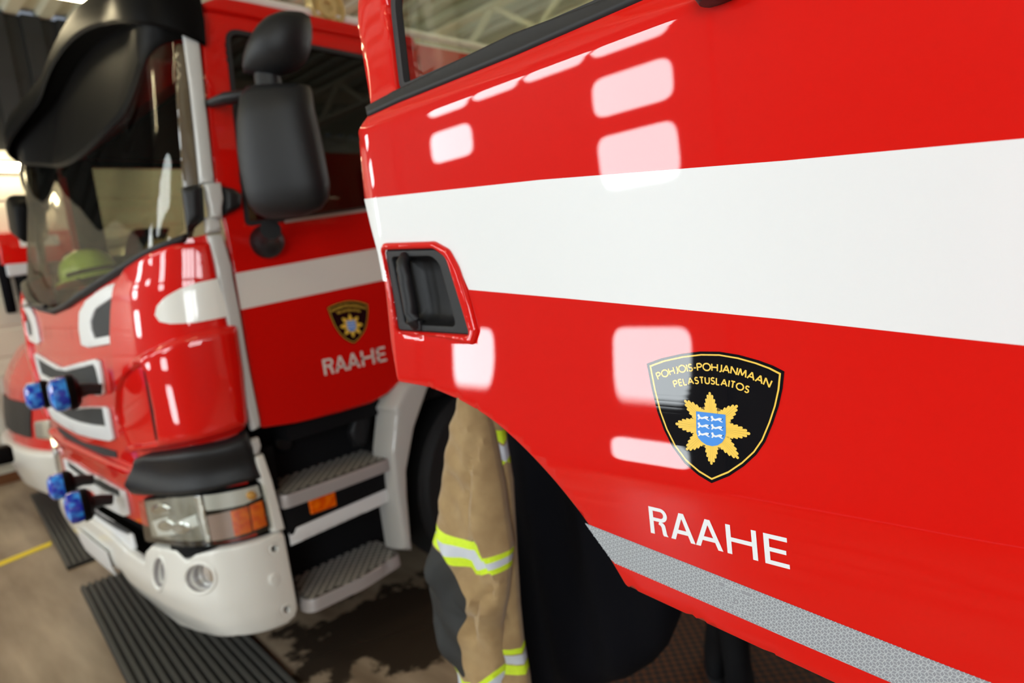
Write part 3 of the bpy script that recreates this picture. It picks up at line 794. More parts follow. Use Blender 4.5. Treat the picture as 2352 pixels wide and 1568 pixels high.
# red ribs between the openings
for zz in (.985, 1.0):
    pass
rib = FA.trace([(195, 1042), (240, 1066), (300, 1092), (330, 1085), (325, 1072), (300, 1070), (240, 1046), (205, 1030)])
patch('grille_rib', FA, rib + mirror_s(rib)[::-1], RED, far, res=.015, off=.0, th=.025, r=.012)
grille([(205, 1083), (240, 1098), (291, 1127), (296, 1150), (301, 1181), (290, 1184), (246, 1161), (222, 1130)], [(213, 1093), (240, 1103), (281, 1124), (283, 1141), (240, 1122), (222, 1112)])
grille([(235, 1178), (260, 1193), (309, 1226), (317, 1258), (309, 1263), (275, 1244), (250, 1228)], [(242, 1184), (262, 1195), (302, 1219), (303, 1228), (270, 1212), (250, 1200)])

# bumper: white, wraps round the corner, tucked in underneath
BP = ([.2, .33, .36, .42, .5, .62, .8, .9], [-.03, -.005, .005, .018, .022, .022, .02, .02])
def fbump(s, z):
    p = FA.f(s, z); return p + FA.normal(s, z) * np.interp(z, BP[0], BP[1]) * (1 if s > .12 else max(0, s + .06) / .18)
BA = Surf(fbump, -1, (-.1, STOT * .6, .25, .95))
bt = BA.trace([(652, 1215), (600, 1235), (500, 1258), (452, 1268), (432, 1283), (408, 1260), (380, 1255), (350, 1250), (338, 1262), (336, 1288), (300, 1265), (262, 1228), (225, 1200)])
bb = BA.trace([(686, 1405), (672, 1425), (610, 1450), (550, 1458), (490, 1457), (420, 1434), (340, 1370), (285, 1310)])
print('bumper', [(round(a, 2), round(b, 2)) for a, b in bt], [(round(a, 2), round(b, 2)) for a, b in bb])
bz = .40
bt_m = bt + [(STOT / 2, bt[-1][1])] + mirror_s(bt)[::-1]
bb_m = bb + [(STOT / 2, bz)] + mirror_s(bb)[::-1]
poly = bt_m + bb_m[::-1]
def ell(S, c, rx, ry, n=20, tilt=0):
    return S.trace([(c[0] + rx * math.cos(2 * PI * k / n), c[1] + ry * math.sin(2 * PI * k / n)) for k in range(n)])
fogs = [ell(BA, (463, 1326), 31, 31), ell(BA, (371, 1313), 13, 33)]
bolts = [ell(BA, (629, 1259), 7, 8, 12), ell(BA, (657, 1398), 7, 8, 12)]
bump_ = patch('bumper', BA, poly, CREAM, far, holes=fogs + bolts, res=.022, off=-.02, th=.03, r=.014)
for P in fogs:
    c = np.array(P).mean(0)
    patch('fog_lamp_rim', BA, scl(P, 1.28, c), CREAM, bump_, holes=[P], res=.01, off=.006, th=.009, r=.010)
    patch('fog_lamp', BA, scl(P, 1.1, c), CHROME, bump_, res=.012, off=-.035, th=.004)
    V, F = [], []
    for q in range(len(P)): V += [BA(*P[q], .008), BA(*scl(P, 1.05, c)[q], -.038)]
    n_ = len(P)
    for q in range(n_): F.append((2 * q, 2 * q + 1, 2 * ((q + 1) % n_) + 1, 2 * ((q + 1) % n_)))
    mesh('fog_lamp_barrel', V, F, ALU, bump_)
for P in bolts:
    c = np.array(P).mean(0); patch('bolt_hole', BA, scl(P, 1.9, c), CREAM, bump_, holes=[P], res=.01, off=.006, th=.006, r=.008)
    patch('bolt', BA, scl(P, 1.1, c), BLKM, bump_, res=.01, off=-.03, th=.01)
P = ell(BA, (628, 1328), 15, 17, 16); c = np.array(P).mean(0)
patch('bumper_cap', BA, P, CREAM, bump_, res=.008, off=.007, th=.005, r=.006)
patch('bumper_cap', BA, scl(P, .72, c), CREAM, bump_, res=.008, off=.010, th=.005, r=.004)
patch('number_plate', BA, [(STOT / 2 - .26, .42), (STOT / 2 + .26, .42), (STOT / 2 + .26, .53), (STOT / 2 - .26, .53)], WHITE, bump_, res=.1, off=.02, th=.006)
# dark void behind bumper and headlamps
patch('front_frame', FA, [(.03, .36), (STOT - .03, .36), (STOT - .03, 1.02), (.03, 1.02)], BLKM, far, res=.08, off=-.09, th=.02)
box('chassis', (-4.5, .95, .35), (-2.75, 8.0, .95), BLKM, far)

# headlamp
HL = Surf(lambda s, z: FA(s, z, .02), -1, FA.lim)
ho = HL.trace([(328, 1143), (400, 1133), (500, 1125), (600, 1105), (612, 1160), (622, 1212), (560, 1236), (480, 1250), (400, 1248), (345, 1240)])
hl = patch('headlamp', HL, rnd(ho, .012), BLKG, far, res=.02, off=-.05, th=.05, r=.004)
def hpatch(name, pts, m, off, th=.004, r=0, rr=.004, res=.012): return patch(name, HL, rnd(HL.trace(pts), rr), m, hl, res=res, off=off, th=th, r=r)
hpatch('reflector_bowl', [(334, 1152), (400, 1142), (446, 1138), (458, 1180), (470, 1240), (400, 1240), (350, 1232)], mat('dim_reflection_tone', (.24, .225, .19), .35, .1, noise=(14, (.42, .40, .36), .4, .65)), -.002, .003)  # dull reflection in the bowl is painted as mottled grey
hpatch('lens_divider', [(447, 1138), (462, 1136), (470, 1160), (486, 1244), (474, 1245), (460, 1190)], CHROME, .0, .006, .003)
hpatch('sidelight_reflector', [(466, 1137), (560, 1122), (592, 1113), (600, 1140), (560, 1158), (474, 1172)], mat('white_reflector', (.75, .75, .74), .3, .3), -.001, .003)
hpatch('indicator_reflector', [(476, 1184), (530, 1172), (540, 1232), (487, 1242)], mat('pinkish_reflector', (.50, .36, .33), .3, .3), -.001, .003)
hpatch('indicator_lens', [(528, 1174), (570, 1162), (580, 1220), (540, 1232)], ORG, 0, .006, .003)
hpatch('indicator_lens', [(572, 1161), (602, 1148), (614, 1205), (582, 1219)], ORG, 0, .006, .003)
hpatch('low_beam_facet', [(352, 1196), (385, 1186), (400, 1200), (452, 1180), (460, 1206), (400, 1228), (366, 1230)], mat('bright_reflection_tone', (.97, .98, .98), .35, .15, bump=(300, .5)), .002, .006, .006)  # facet's bright reflection is put into its near-white colour
for (c, rx, ry) in (((420, 1210), 24, 16), ((385, 1205), 20, 16), ((372, 1168), 22, 15)):
    P = ell(HL, c, rx, ry, 18); patch('lamp_bowl', HL, P, CHROME, hl, res=.008, off=.001, th=.012, r=.02)
P = ell(HL, (577, 1137), 13, 11, 14); patch('bulb', HL, P, mat('amber_bulb', (.8, .38, .06), .2, 0, 1), hl, res=.008, off=.001, th=.02, r=.02)
hpatch('lens_cover', [(333, 1146), (400, 1136), (500, 1128), (600, 1108), (612, 1160), (620, 1210), (560, 1234), (480, 1247), (400, 1245), (348, 1237)], LENS, .022, .003, rr=.01)
patch('headlamp', FA, rnd(mirror_s(ho), .012), CHROME, far, res=.05, off=-.03, th=.05, r=.004)
# black eyebrow above the headlamp
eb = FA.trace([(318, 1048), (350, 1036), (440, 1022), (520, 1006), (566, 986), (585, 1035), (600, 1096), (540, 1112), (480, 1126), (400, 1134), (322, 1136), (308, 1100)])
patch('headlamp_brow', FA, rnd(eb, .01), BLK, far, res=.012, off=-.01, th=.05, r=.028,
      h=lambda a, b: .010 * math.sin((b - .88) * 40))
P = FA.trace([(405, 1244), (470, 1252), (505, 1250), (440, 1276), (425, 1280), (408, 1262)]); patch('headlamp_gap', FA, P, BLKM, far, res=.03, off=.015, th=.01)

# side door with stripe, emblem, lettering and window
dl = SA.trace([(458, 22), (490, 420), (548, 640), (598, 984), (750, 955), (850, 928), (915, 882)])
dl = [SA.inv(458, 24), SA.inv(490, 400), SA.inv(524, 560), SA.inv(548, 690), SA.inv(575, 860), SA.inv(598, 984), SA.inv(680, 972), SA.inv(780, 948), SA.inv(850, 927), SA.inv(890, 905), SA.inv(915, 882), (1.80, 1.20), (2.02, 1.40), (2.02, 2.60), (1.70, 2.60), (1.07, 2.605)]
wpA = [SA.inv(517, 66), SA.inv(565, 517), SA.inv(650, 507), SA.inv(842, 480), (1.86, 1.925), (1.88, 2.535), (1.69, 2.54)]
def side_h(y, z): return -.02 * max(0., z - 1.9) / .7
doorA = patch('door', SA, rnd(dl, [.02, 0, 0, 0, 0, .02, 0, 0, 0, 0, .02, 0, .03, .03, 0, 0]), RED, far, holes=[rnd(wpA, [.05, .02, 0, 0, .03, .05, 0])], res=.025, off=-.01, th=.014, r=.008)
patch('window_pane', SA, rnd(wpA, .01), SGLASS, doorA, res=.2, off=-.006, th=.003)
wr = rnd(wpA, [.05, .02, 0, 0, .03, .05, 0]); patch('window_seal', SA, ringpoly(wr, .004), RUBBER, doorA, holes=[ringpoly(wr, -.012)], res=.03, off=-.002, th=.008)
wb = SA.trace([(652, 506), (842, 479), (842, 486), (652, 513)]); patch('sill_strip', SA, wb, ALU, doorA, res=.05, off=.006, th=.003)
patch('white_stripe', SA, SA.trace([(538, 628), (860, 571)]) + [(2.015, 1.765), (2.015, 1.625)] + SA.trace([(880, 643), (552, 711)]), CREAM, doorA, res=.05, off=.0045)
# emblem from the same drawing
a_l, a_r, a_b = SA.inv(749, 706), SA.inv(844, 698), SA.inv(812, 789)
sl_, sr_, sb_ = np.array(shield[0]), np.array(shield[8]), np.array(shield[16])
Ms = np.array([[*sl_, 1], [*sr_, 1], [*sb_, 1]]); Md = np.array([a_l, a_r, a_b]); AFF = np.linalg.solve(Ms, Md)
flat_layers('emblem', lambda u, v, o: SA(*(np.array([u, v, 1]) @ AFF), .0045 + o * 1.5), lay, EM, doorA, sub=.1)
A0 = np.array(SA.inv(744, 862)); A1 = np.array(SA.inv(887, 828)); AT = np.array(SA.inv(738, 826)); ex, ez = A1 - A0, AT - A0
B0_ = B0
def plA(s, y): return tuple(A0 + ex * s + ez * y)
flat_layers('lettering', lambda u, v, o: SA(u, v, .0045 + o), [(q, 0, .0012) for q in raahe(plA)], [CREAM], doorA, sub=.03)

# cream edge strip running from roof to bumper, with its joints
def side_strip(name, L, R, off, th, m, parent, r=.012):
    return patch(name, SA2, rnd(SA2.trace(L) + SA2.trace(R)[::-1], .004), m, parent, res=.015, off=off, th=th, r=r)
SA2 = Surf(front_fn(CA, CAs), -1, (-.35, .5, .3, 2.8))
st1 = side_strip('edge_strip', [(416, -20), (418, 80), (434, 200), (448, 330), (457, 425)], [(452, -20), (456, 80), (468, 200), (482, 330), (492, 425)], -.01, .034, GREYP, far)
side_strip('strip_joint', [(466, 424), (471, 460), (476, 480), (478, 505)], [(502, 420), (508, 460), (506, 480), (506, 505)], .0, .045, GREYP, st1)
side_strip('strip_joint', [(468, 500), (471, 538)], [(502, 500), (508, 534)], -.005, .035, GREYP, st1)
side_strip('edge_strip', [(472, 540), (490, 610), (510, 710), (540, 850), (566, 960), (577, 990)], [(510, 536), (530, 610), (548, 710), (572, 850), (594, 960), (597, 980)], -.01, .034, GREYP, far)
side_strip('strip_joint', [(556, 1012), (562, 1035), (578, 1046)], [(590, 1002), (596, 1022), (592, 1038)], .0, .03, GREYP, far, .01)
side_strip('headlamp_strip', [(576, 1045), (590, 1100), (607, 1160), (621, 1222)], [(602, 1040), (622, 1100), (638, 1160), (652, 1214)], -.01, .04, CREAM, far)
# roof of the cab and rails
patch('roof_rail', SA, SA.trace([(450, 10), (500, -8)]) + [(1.25, 2.668), (2.0, 2.66), (2.02, 2.60), (1.07, 2.605)], RED, far, res=.015, off=-.02, th=.035, r=.012)

def cab_box(parent, C, S, xa, xb, yr, z0, z1, m, fr, front=False):
    """roof, rear and far side of the cab"""
    f = front_fn(C, S, fr)
    V = []; n = 24; top = []
    for i in range(n + 1): p = f(S[-1] * i / n, z1); top.append(p)
    V = [p for p in top] + [np.array([xb, yr, z1]), np.array([xa, yr, z1])]
    k = len(V); V2 = V + [p + np.array([0, 0.06 if i < k - 2 else 0, .05]) for i, p in enumerate(V)]
    F = [tuple(range(k))[::-1], tuple(range(k, 2 * k))] + [(i, (i + 1) % k, k + (i + 1) % k, k + i) for i in range(k)]
    mesh('roof', V2, F, m, parent, ang=30)
    box('cab_rear_wall', (min(xa, xb), yr, z0), (max(xa, xb), yr + .05, z1), m, parent)
cab_box(far, CA, CAs, -2.37, -4.87, 2.75, .95, 2.58, RED, 0)
bm2 = bmesh.new()
for lo_, hi_ in (((1.12, 1.0), (2.75, 1.93)), ((1.12, 2.5), (2.75, 2.6)), ((1.12, 1.93), (1.30, 2.5)), ((2.45, 1.93), (2.75, 2.5))):
    box_bm(bm2, (-4.875, (lo_[0] + hi_[0]) / 2, (lo_[1] + hi_[1]) / 2), (.03, hi_[0] - lo_[0], hi_[1] - lo_[1]))
bmo('cab_side', bm2, RED, far)
bm3 = bmesh.new()
for lo_, hi_ in (((1.15, 1.0), (2.70, 1.93)), ((1.15, 2.5), (2.70, 2.54)), ((1.15, 1.93), (1.30, 2.5)), ((2.45, 1.93), (2.70, 2.5))):
    box_bm(bm3, (-4.84, (lo_[0] + hi_[0]) / 2, (lo_[1] + hi_[1]) / 2), (.02, hi_[0] - lo_[0], hi_[1] - lo_[1]))
box_bm(bm3, (-3.62, 1.98, 2.555), (2.4, 1.4, .02))
bmo('cab_lining', bm3, BLKM, far)
box('far_window_pane', (-4.878, 1.30, 1.93), (-4.872, 2.45, 2.5), WGLASS, far)
patch('cab_side', SA, [(2.03, 1.05), (2.75, 1.05), (2.75, 2.60), (2.03, 2.60)], RED, far, holes=[rnd([(2.10, 1.93), (2.66, 1.95), (2.66, 2.5), (2.10, 2.5)], .05)], res=.1, off=-.01, th=.012)
box('cab_floor', (-4.85, 1.15, 1.02), (-2.42, 2.75, 1.08), BLKM, far)
dash = patch('dashboard', FA, [(.45, 1.50), (STOT - .45, 1.50), (STOT - .45, 1.56), (.45, 1.56)], BLKM, far, res=.1, off=-.4, th=.4)
for k, x in enumerate((-2.95, -4.25)):
    b = bmesh.new(); box_bm(b, (x, 1.95, 1.45), (.5, .5, .16), bev=.05); box_bm(b, (x, 2.22, 1.85), (.5, .14, .75), bev=.05); box_bm(b, (x, 2.24, 2.30), (.28, .10, .18), bev=.04)
    bmo('seat', b, BLKM, far)
box('cab_lining', (-4.84, 2.70, 1.1), (-2.43, 2.74, 2.55), TANM, far)

# windscreen
zt = 2.52
wl = cowl[1:]
ws_poly = [(cowl[1][0] + .01, cowl[1][1] + .03)] + [(a, b + .015) for a, b in cowl[2:]] + [(STOT / 2, zc_mid + .015)] + mirror_s([(a, b + .015) for a, b in cowl[2:]])[::-1] + [(STOT - cowl[1][0] - .01, cowl[1][1] + .03)] + [(STOT - FA.inv(440, 100)[0] - .06, zt), (FA.inv(398, 110)[0], zt)]
wsn = patch('windscreen', FA, rnd(ws_poly, .01), SCREEN, far, res=.05, off=-.01, th=.004)
# A-pillar cover between strip and glass
pc = FA.trace([(398, 100), (428, 98), (446, 300), (462, 470), (440, 545), (430, 545), (416, 400), (405, 250)])
BROWNG = mat('pillar_gloss_brown', (.10, .07, .04), .15, 0, .8)
for PP in (pc, mirror_s(pc)): patch('pillar_cover', FA, PP, BROWNG, far, res=.03, off=-.012, th=.012, r=.006)
# black cowl strip and wiper arms
cw = [(a, b - .012) for a, b in cowl[1:]] + [(STOT / 2, zc_mid - .012)] + mirror_s([(a, b - .012) for a, b in cowl[1:]])[::-1]
cwt = [(a, b + .032) for a, b in cw]
patch('cowl_strip', FA, cw + cwt[::-1], RUBBER, far, res=.015, off=-.01, th=.035, r=.016)
for s0, s1_ in ((1.5, .75),):
    p0 = FA(s0, zc_mid + .03, .03); p1 = FA(s0 + .3, zc_mid + .04, .025); p2 = FA(s0 + .8, zc_mid + .05, .02)
    tube('wiper', [p0, p1, p2], [.011, .008, .005], BLK, far, n=8)
# black air deflector / lower mirror carrier at the pillar
b = bmesh.new()
pL = FA.trace([(418, 432), (452, 424), (466, 430), (470, 505), (440, 530), (432, 548)])
patch('mirror_carrier', FA, rnd(pL, .01), BLK, far, res=.012, off=.0, th=.05, r=.03)
pR = SA.trace([(500, 428), (528, 432), (550, 448), (548, 480), (520, 494), (504, 500)])
patch('mirror_carrier', SA, rnd(pR, .01), BLK, far, res=.012, off=.0, th=.05, r=.025)
# sun visor standing off the top of the windscreen
def vt(a): return math.sin(PI * min(max(a, 0), STOT) / STOT)
def vo(a): return .04 + .085 * vt(a)
def vlip(a): return 2.439 + .315 * vt(a) + .03 * vt(a) ** 2
def vroot(a): return 2.518 - .017 * vt(a) - .179 * vt(a) ** 2
def visor():
    V, F = [], []; n = 90; s0 = .12; m_ = None
    for i in range(n + 1):
        s = s0 + (STOT - 2 * s0) * i / n; e = min(i, n - i) / n; k = min(1, e / .05) ** .5
        out = vo(s) * (.5 + .5 * k); zl = vlip(s); zr = vroot(s); zu = zl + .16
        prof = [FA(s, zr, -.004), FA(s, zr + .06, -.004), FA(s, zu + .02, .0), FA(s, zu + .03, out * .5), FA(s, zu, out * .95), FA(s, (zu + zl) / 2, out + .012), FA(s, zl + .01, out + .006), FA(s, zl, out - .006), FA(s, zl + .02, out - .02), FA(s, max(zl, zr + .03) + .03, .03), FA(s, zr + .015, .012)]
        m_ = len(prof); V += prof
    for i in range(n):
        for k in range(m_): F.append((i * m_ + k, i * m_ + (k + 1) % m_, (i + 1) * m_ + (k + 1) % m_, (i + 1) * m_ + k))
    F += [tuple(range(m_)), tuple(n * m_ + k for k in range(m_))[::-1]]
    o = mesh('sun_visor', V, F, BLKG, far, ang=40)
    bm = bmesh.new(); bm.from_mesh(o.data); bmesh.ops.recalc_face_normals(bm, faces=bm.faces); bm.to_mesh(o.data); bm.free(); return o
vis = visor()

# mirrors
def loft(name, rings, m, parent):
    V, F = [], []; n = len(rings[0])
    for r_ in rings: V += list(r_)
    for i in range(len(rings) - 1):
        for k in range(n): F.append((i * n + k, i * n + (k + 1) % n, (i + 1) * n + (k + 1) % n, (i + 1) * n + k))
    F += [tuple(range(n))[::-1], tuple((len(rings) - 1) * n + k for k in range(n))]
    o = mesh(name, V, F, m, parent, ang=60)
    bm = bmesh.new(); bm.from_mesh(o.data); bmesh.ops.recalc_face_normals(bm, faces=bm.faces); bm.to_mesh(o.data); bm.free(); return o
def vplane(pt, nrm):
    """vertical plane through pt (x, y) with horizontal normal; returns pixel -> point"""
    nrm = np.array([nrm[0], nrm[1], 0.]); pt = np.array([pt[0], pt[1], 0.])
    def g(px, py): r = ray(px, py); t = np.dot(nrm, pt - CAM) / np.dot(nrm, r); return CAM + r * t
    return g
def housing(name, rows_, pt, nrm, depth_f, m, parent, back=.35, n=28, ex=.75):
    """rows_ (pixel left, pixel right, pixel y) of the outline; each becomes a rounded ring with real depth"""
    g = vplane(pt, nrm); N = np.array([nrm[0], nrm[1], 0.]); N /= np.linalg.norm(N); rings = []
    for (xl, yl, xr, yr, dk) in rows_:
        A, B = g(xl, yl), g(xr, yr); c = (A + B) / 2; u = (B - A) / 2
        ring = []
        for k in range(n):
            a = 2 * PI * k / n; ca, sa = math.cos(a), math.sin(a)
            x = abs(ca) ** ex * (1 if ca > 0 else -1); y = abs(sa) ** (ex + .05) * (1 if sa > 0 else -1)
            ring.append(c + u * x + N * (depth_f * dk * (y if y > 0 else y * back)))
        rings.append(ring)
    return loft(name, rings, m, parent)
mn = (.62, -.78)      # towards the front of the engine and outward
mpt = (-2.13, 1.06)
mir = housing('mirror', [(600, 197, 690, 196, .15), (568, 204, 712, 198, .6), (556, 230, 717, 208, .85), (552, 290, 722, 250, 1), (553, 350, 736, 310, 1), (560, 400, 748, 370, 1), (568, 440, 757, 420, .95), (577, 470, 755, 455, .85), (590, 490, 740, 478, .6), (612, 502, 700, 496, .2)], mpt, mn, .085, BLK, far)
wm = housing('wide_angle_mirror', [(560, 167, 590, 174, .1), (560, 152, 640, 176, .5), (565, 132, 684, 162, .8), (574, 110, 704, 140, 1), (586, 88, 713, 112, 1), (600, 68, 717, 84, .95), (618, 50, 716, 58, .8), (640, 36, 712, 38, .5), (662, 28, 700, 30, .15)], mpt, mn, .10, BLK, far, ex=.95)
g = vplane(mpt, mn)
housing('mirror_neck', [(590, 150, 645, 150, .3), (586, 178, 642, 175, .3), (592, 210, 650, 208, .35)], mpt, mn, .1, BLK, far, back=1)
def offp(p, d): return Vector(p) + Vector((mn[0], mn[1], 0)) * d
tube('mirror_arm', [Vector(SA(*SA.inv(484, 238), .0)), offp(g(520, 222), -.02), offp(g(570, 212), -.03), offp(g(600, 206), -.03)], [.024, .034, .030, .022], BLK, far, flat=.6)
ft = SA.inv(608, 545)
fo_ = np.array(SA(*ft))
lathe('mirror_foot', [(.0, -.01), (.060, -.004), (.062, .02), (.045, .045), (.032, .07), (.030, .12), (.036, .15)], BLK, far, 28,
      aim(fo_ + np.array([.01, 0, -.02]), (g(625, 485) - fo_ + np.array([.0, 0, 0])), (0, 1, 0)))
mg = vplane((mpt[0] - mn[0] * .047, mpt[1] - mn[1] * .047), mn)
# mirrors at the far corner
fmm = Vector(on(0, -5.05, 92, 408)); b = bmesh.new(); bmesh.ops.create_uvsphere(b, u_segments=24, v_segments=16, radius=1)
for v in b.verts: v.co = Vector((v.co.x * .20, v.co.y * .10, v.co.z * .17)) + fmm
bmo('mirror', b, BLKG, far)
tube('mirror_arm', [fmm, fmm + Vector((.05, .1, .12)), Vector((-4.84, 1.15, 2.45))], .02, BLK, far, n=10)
# front mirror hanging below it
fc = Vector(on(0, -4.95, 100, 420))
fm = Vector(on(0, -4.98, 62, 502))
tube('front_mirror_arm', crom([tuple(fc), tuple(Vector(on(0, -4.97, 112, 440))), tuple(Vector(on(0, -4.97, 108, 478))), tuple(fm + Vector((.05, .02, .03)))], 6), .016, BLK, far, n=10)
b = bmesh.new(); box_bm(b, (fm.x, fm.y, fm.z), (.30, .16, .26), Matrix.Rotation(.3, 3, 'Y'), .05); bmo('front_mirror', b, BLKG, far)
# steps
def treadplate(name, P, z, th, parent, m=TREAD):
    S = Surf(lambda a, c: np.array([a, c, z]), 1, None)
    o = patch(name, S, rnd(P, .03), ALU, parent, res=.05, off=-th, th=th, r=.004)
    c = np.array(P).mean(0); Q = [tuple(c + (np.array(p) - c) * .93) for p in P]
    patch('tread', S, Q, TREAD, o, res=.05, off=.0, th=.002)
    V, F = [], []
    lo, hi = np.array(Q).min(0), np.array(Q).max(0); i = 0
    x = lo[0]
    while x < hi[0]:
        y = lo[1] + (.02 if i % 2 else 0)
        while y < hi[1]:
            if inside(np.array([[x, y]]), Q)[0]:
                for sgn in (1, -1):
                    d = np.array([1, sgn]) * .010; n_ = np.array([-sgn, 1]) * .0028; p = np.array([x, y]); k = len(V)
                    for w in (p - d + n_, p - d - n_, p + d - n_, p + d + n_): V.append((w[0], w[1], z + .006))
                    F.append((k, k + 1, k + 2, k + 3))
            y += .04
        x += .02; i += 1
    if V: mesh('tread_grip', V, F, GRIP, o, smooth=False)
    return o
treadplate('step', [(-2.36, 1.045), (-2.335, 1.06), (-2.325, 1.30), (-2.325, 1.545), (-2.56, 1.57), (-2.56, 1.10)], .842, .05, far)
treadplate('step', [(-2.365, 1.065), (-2.32, 1.09), (-2.305, 1.32), (-2.34, 1.535), (-2.57, 1.57), (-2.57, 1.12)], .405, .05, far)
patch('step_housing', SA, [(1.03, .34), (1.78, .34), (1.78, 1.16), (1.03, 1.16)], BLKM, far, res=.1, off=-.23, th=.02)
patch('step_side_panel', SA, rnd(SA.trace([(646, 1168), (890, 1064), (898, 1128), (664, 1232)]), .005), BLKM, far, res=.05, off=-.03, th=.035, r=.004)
patch('marker_lamp', SA, rnd(SA.trace([(704, 1143), (766, 1124), (771, 1160), (712, 1181)]), .006), ORG, far, res=.01, off=.004, th=.012, r=.006)
patch('reflective_strip', SA, SA.trace([(662, 1218), (898, 1116), (900, 1148), (668, 1253)]), WHITE, far, res=.05, off=.0, th=.008, r=.003)
patch('step_bracket', SA, SA.trace([(868, 910), (896, 900), (876, 1030), (846, 1036), (832, 1000), (845, 950)]), BLK, far, res=.03, off=-.12, th=.03, r=.02)
P = ell(SA, (700, 1030), 22, 20, 16); patch('step_lamp', SA, P, BLK, far, res=.02, off=-.19, th=.02, r=.01)
# wheel arch and wheel
SW = Surf(lambda y, z: np.array([-2.33, y, z]), 1, (.9, 3.5, .1, 2))
arL = SW.trace([(921, 880), (890, 942), (896, 948), (887, 1041), (894, 1118), (917, 1268)]); arR = SW.trace([(952, 1272), (940, 1137), (938, 1080), (955, 984), (986, 894)])
top_ = [(SW.inv(986, 894)[0] + .06, 1.16), (2.35, 1.26), (2.75, 1.1)]
ar_out = [(2.35, 1.36), (1.95, 1.27)]
patch('wheel_arch', SW, rnd(arL + arR + [(1.97, 1.16), (2.30, 1.24), (2.30, 1.33), (1.92, 1.25)], .012), GREYP, far, res=.02, off=-.10, th=.12, r=.035)
wheel = lathe('wheel', [(.0, -.13), (.20, -.13), (.24, -.10), (.28, -.13), (.30, -.15), (.46, -.155), (.50, -.12), (.51, 0), (.50, .12), (.46, .155), (.30, .15), (.2, .1), (0, .1)], TYRE, far, 48, aim((-2.62, 2.28, .51), (-1, 0, 0)))
lathe('wheel_hub', [(.0, -.10), (.10, -.10), (.12, -.06), (.20, -.055), (.25, -.02), (.27, 0)], GREYP, wheel, 32, aim((-2.55, 2.28, .51), (-1, 0, 0)))
box('wheel_well', (-3.1, 1.66, .3), (-2.9, 3.0, 1.25), BLKM, far)
patch('wheel_well_side', SA, [(1.70, .62), (3.2, .62), (3.2, 1.25), (1.70, 1.25)], BLKM, far, res=.1, off=-.5, th=.02)
lathe('wheel', [(.0, -.13), (.30, -.15), (.46, -.155), (.51, 0), (.46, .155), (0, .1)], TYRE, far, 40, aim((-4.62, 2.28, .51), (1, 0, 0)))
# rear body with cream superstructure
zb = 2.60
b = bmesh.new(); box_bm(b, (-3.62, 5.6, 1.72), (2.5, 5.2, 1.45), bev=.03); bmo('body', b, RED, far)
b = bmesh.new(); box_bm(b, (-3.62, 5.3, 2.52), (2.48, 4.6, .22), bev=.03); box_bm(b, (-3.62, 4.2, 2.73), (1.64, 6.0, .20), bev=.03); up_ = bmo('superstructure', b, CREAM, far)
tube('roof_rail_tube', [(-2.80, 1.25, 2.86), (-2.80, 7.2, 2.86)], .022, CREAM, far, n=10)
hr = on(0, -2.79, 748, 18)
lathe('hose_coupling', [(.0, .0), (.02, .0), (.025, .012), (.05, .012), (.055, .0), (.075, .0), (.08, .015), (.09, .015), (.095, .0), (.095, -.03)], mat('pale_brass', (.62, .48, .22), .35, .5), up_, 28, aim(hr + np.array([.01, 0, 0]), (1, 0, 0)))
for y in (3.4, 4.4, 5.4):
    b = bmesh.new(); box_bm(b, (-2.372, y, 1.7), (.02, .9, 1.2), bev=.008); bmo('locker_shutter', b, ALU, far)
lathe('wheel', [(.0, -.13), (.30, -.15), (.46, -.155), (.51, 0), (.46, .155), (0, .1)], TYRE, far, 40, aim((-2.62, 6.2, .51), (-1, 0, 0)))
lathe('wheel', [(.0, -.13), (.30, -.15), (.46, -.155), (.51, 0), (.46, .155), (0, .1)], TYRE, far, 40, aim((-4.62, 6.2, .51), (1, 0, 0)))

# strobe lights standing off the grille
def strobe(px, py, yv, rr, lean=0):
    p = Vector(on(1, yv, px, py)); t = bpy.data.objects.new('strobe_light', None); COL.objects.link(t); t.parent = far
    d = Vector((-.15, -1, 0)).normalized(); M_ = aim(p, d)
    lathe('lens', [(.0, .03), (.6 * rr, .028), (rr * .95, .015), (rr, -.005), (rr * .95, -.03)], BLUE, t, 24, M_)
    lathe('lamp_housing', [(rr * .98, -.03), (rr * 1.06, -.034), (rr * 1.0, -.055), (rr * .7, -.07), (0, -.072)], BLKG, t, 24, M_)
    tube('bracket', [p - d * .07, p - d * .10, p - d * .14 + Vector((.0, 0, -.01))], [.030, .024, .022], BLK, t, n=10)
strobe(133, 906, .53, .066); strobe(76, 910, .53, .060); strobe(168, 1166, .54, .066); strobe(128, 1118, .54, .058)

# ================================================================ NEAR ENGINE BODY (hinge side, beside the photographer)
CB = np.array([[.10 + (-2.37 - x), y - .40] for x, y in CA]); CBs = CAs
FB = Surf(front_fn(CB, CBs), 1, (-.1, STOT, .25, 2.6))
m_ = lambda P: rnd(P, .01)
patch('front_panel', FB, [(.02, .72)] + [(.02, 1.9), (STOT - .02, 1.9), (STOT - .02, .72)], RED, near, res=.06, off=-.02, th=.02)
patch('corner_panel', FB, m_(cp), RED, near, res=.04, off=0, th=.022, r=.022)
patch('bumper', FB, [(.0, .36), (.0, .70), (STOT, .70), (STOT, .36)], CREAM, near, res=.06, off=.0, th=.06, r=.02)
patch('windscreen', FB, [(.25, 1.92), (STOT - .25, 1.92), (STOT - .25, 2.5), (.25, 2.5)], SCREEN, near, res=.08, off=-.01, th=.004)
patch('headlamp', FB, rnd(ho, .012), CHROME, near, res=.04, off=-.03, th=.05, r=.004)
patch('sun_visor', FB, [(.1, 2.5), (STOT - .1, 2.5), (STOT - .1, 2.6), (.1, 2.6)], BLKG, near, res=.06, off=.0, th=.12, r=.03)
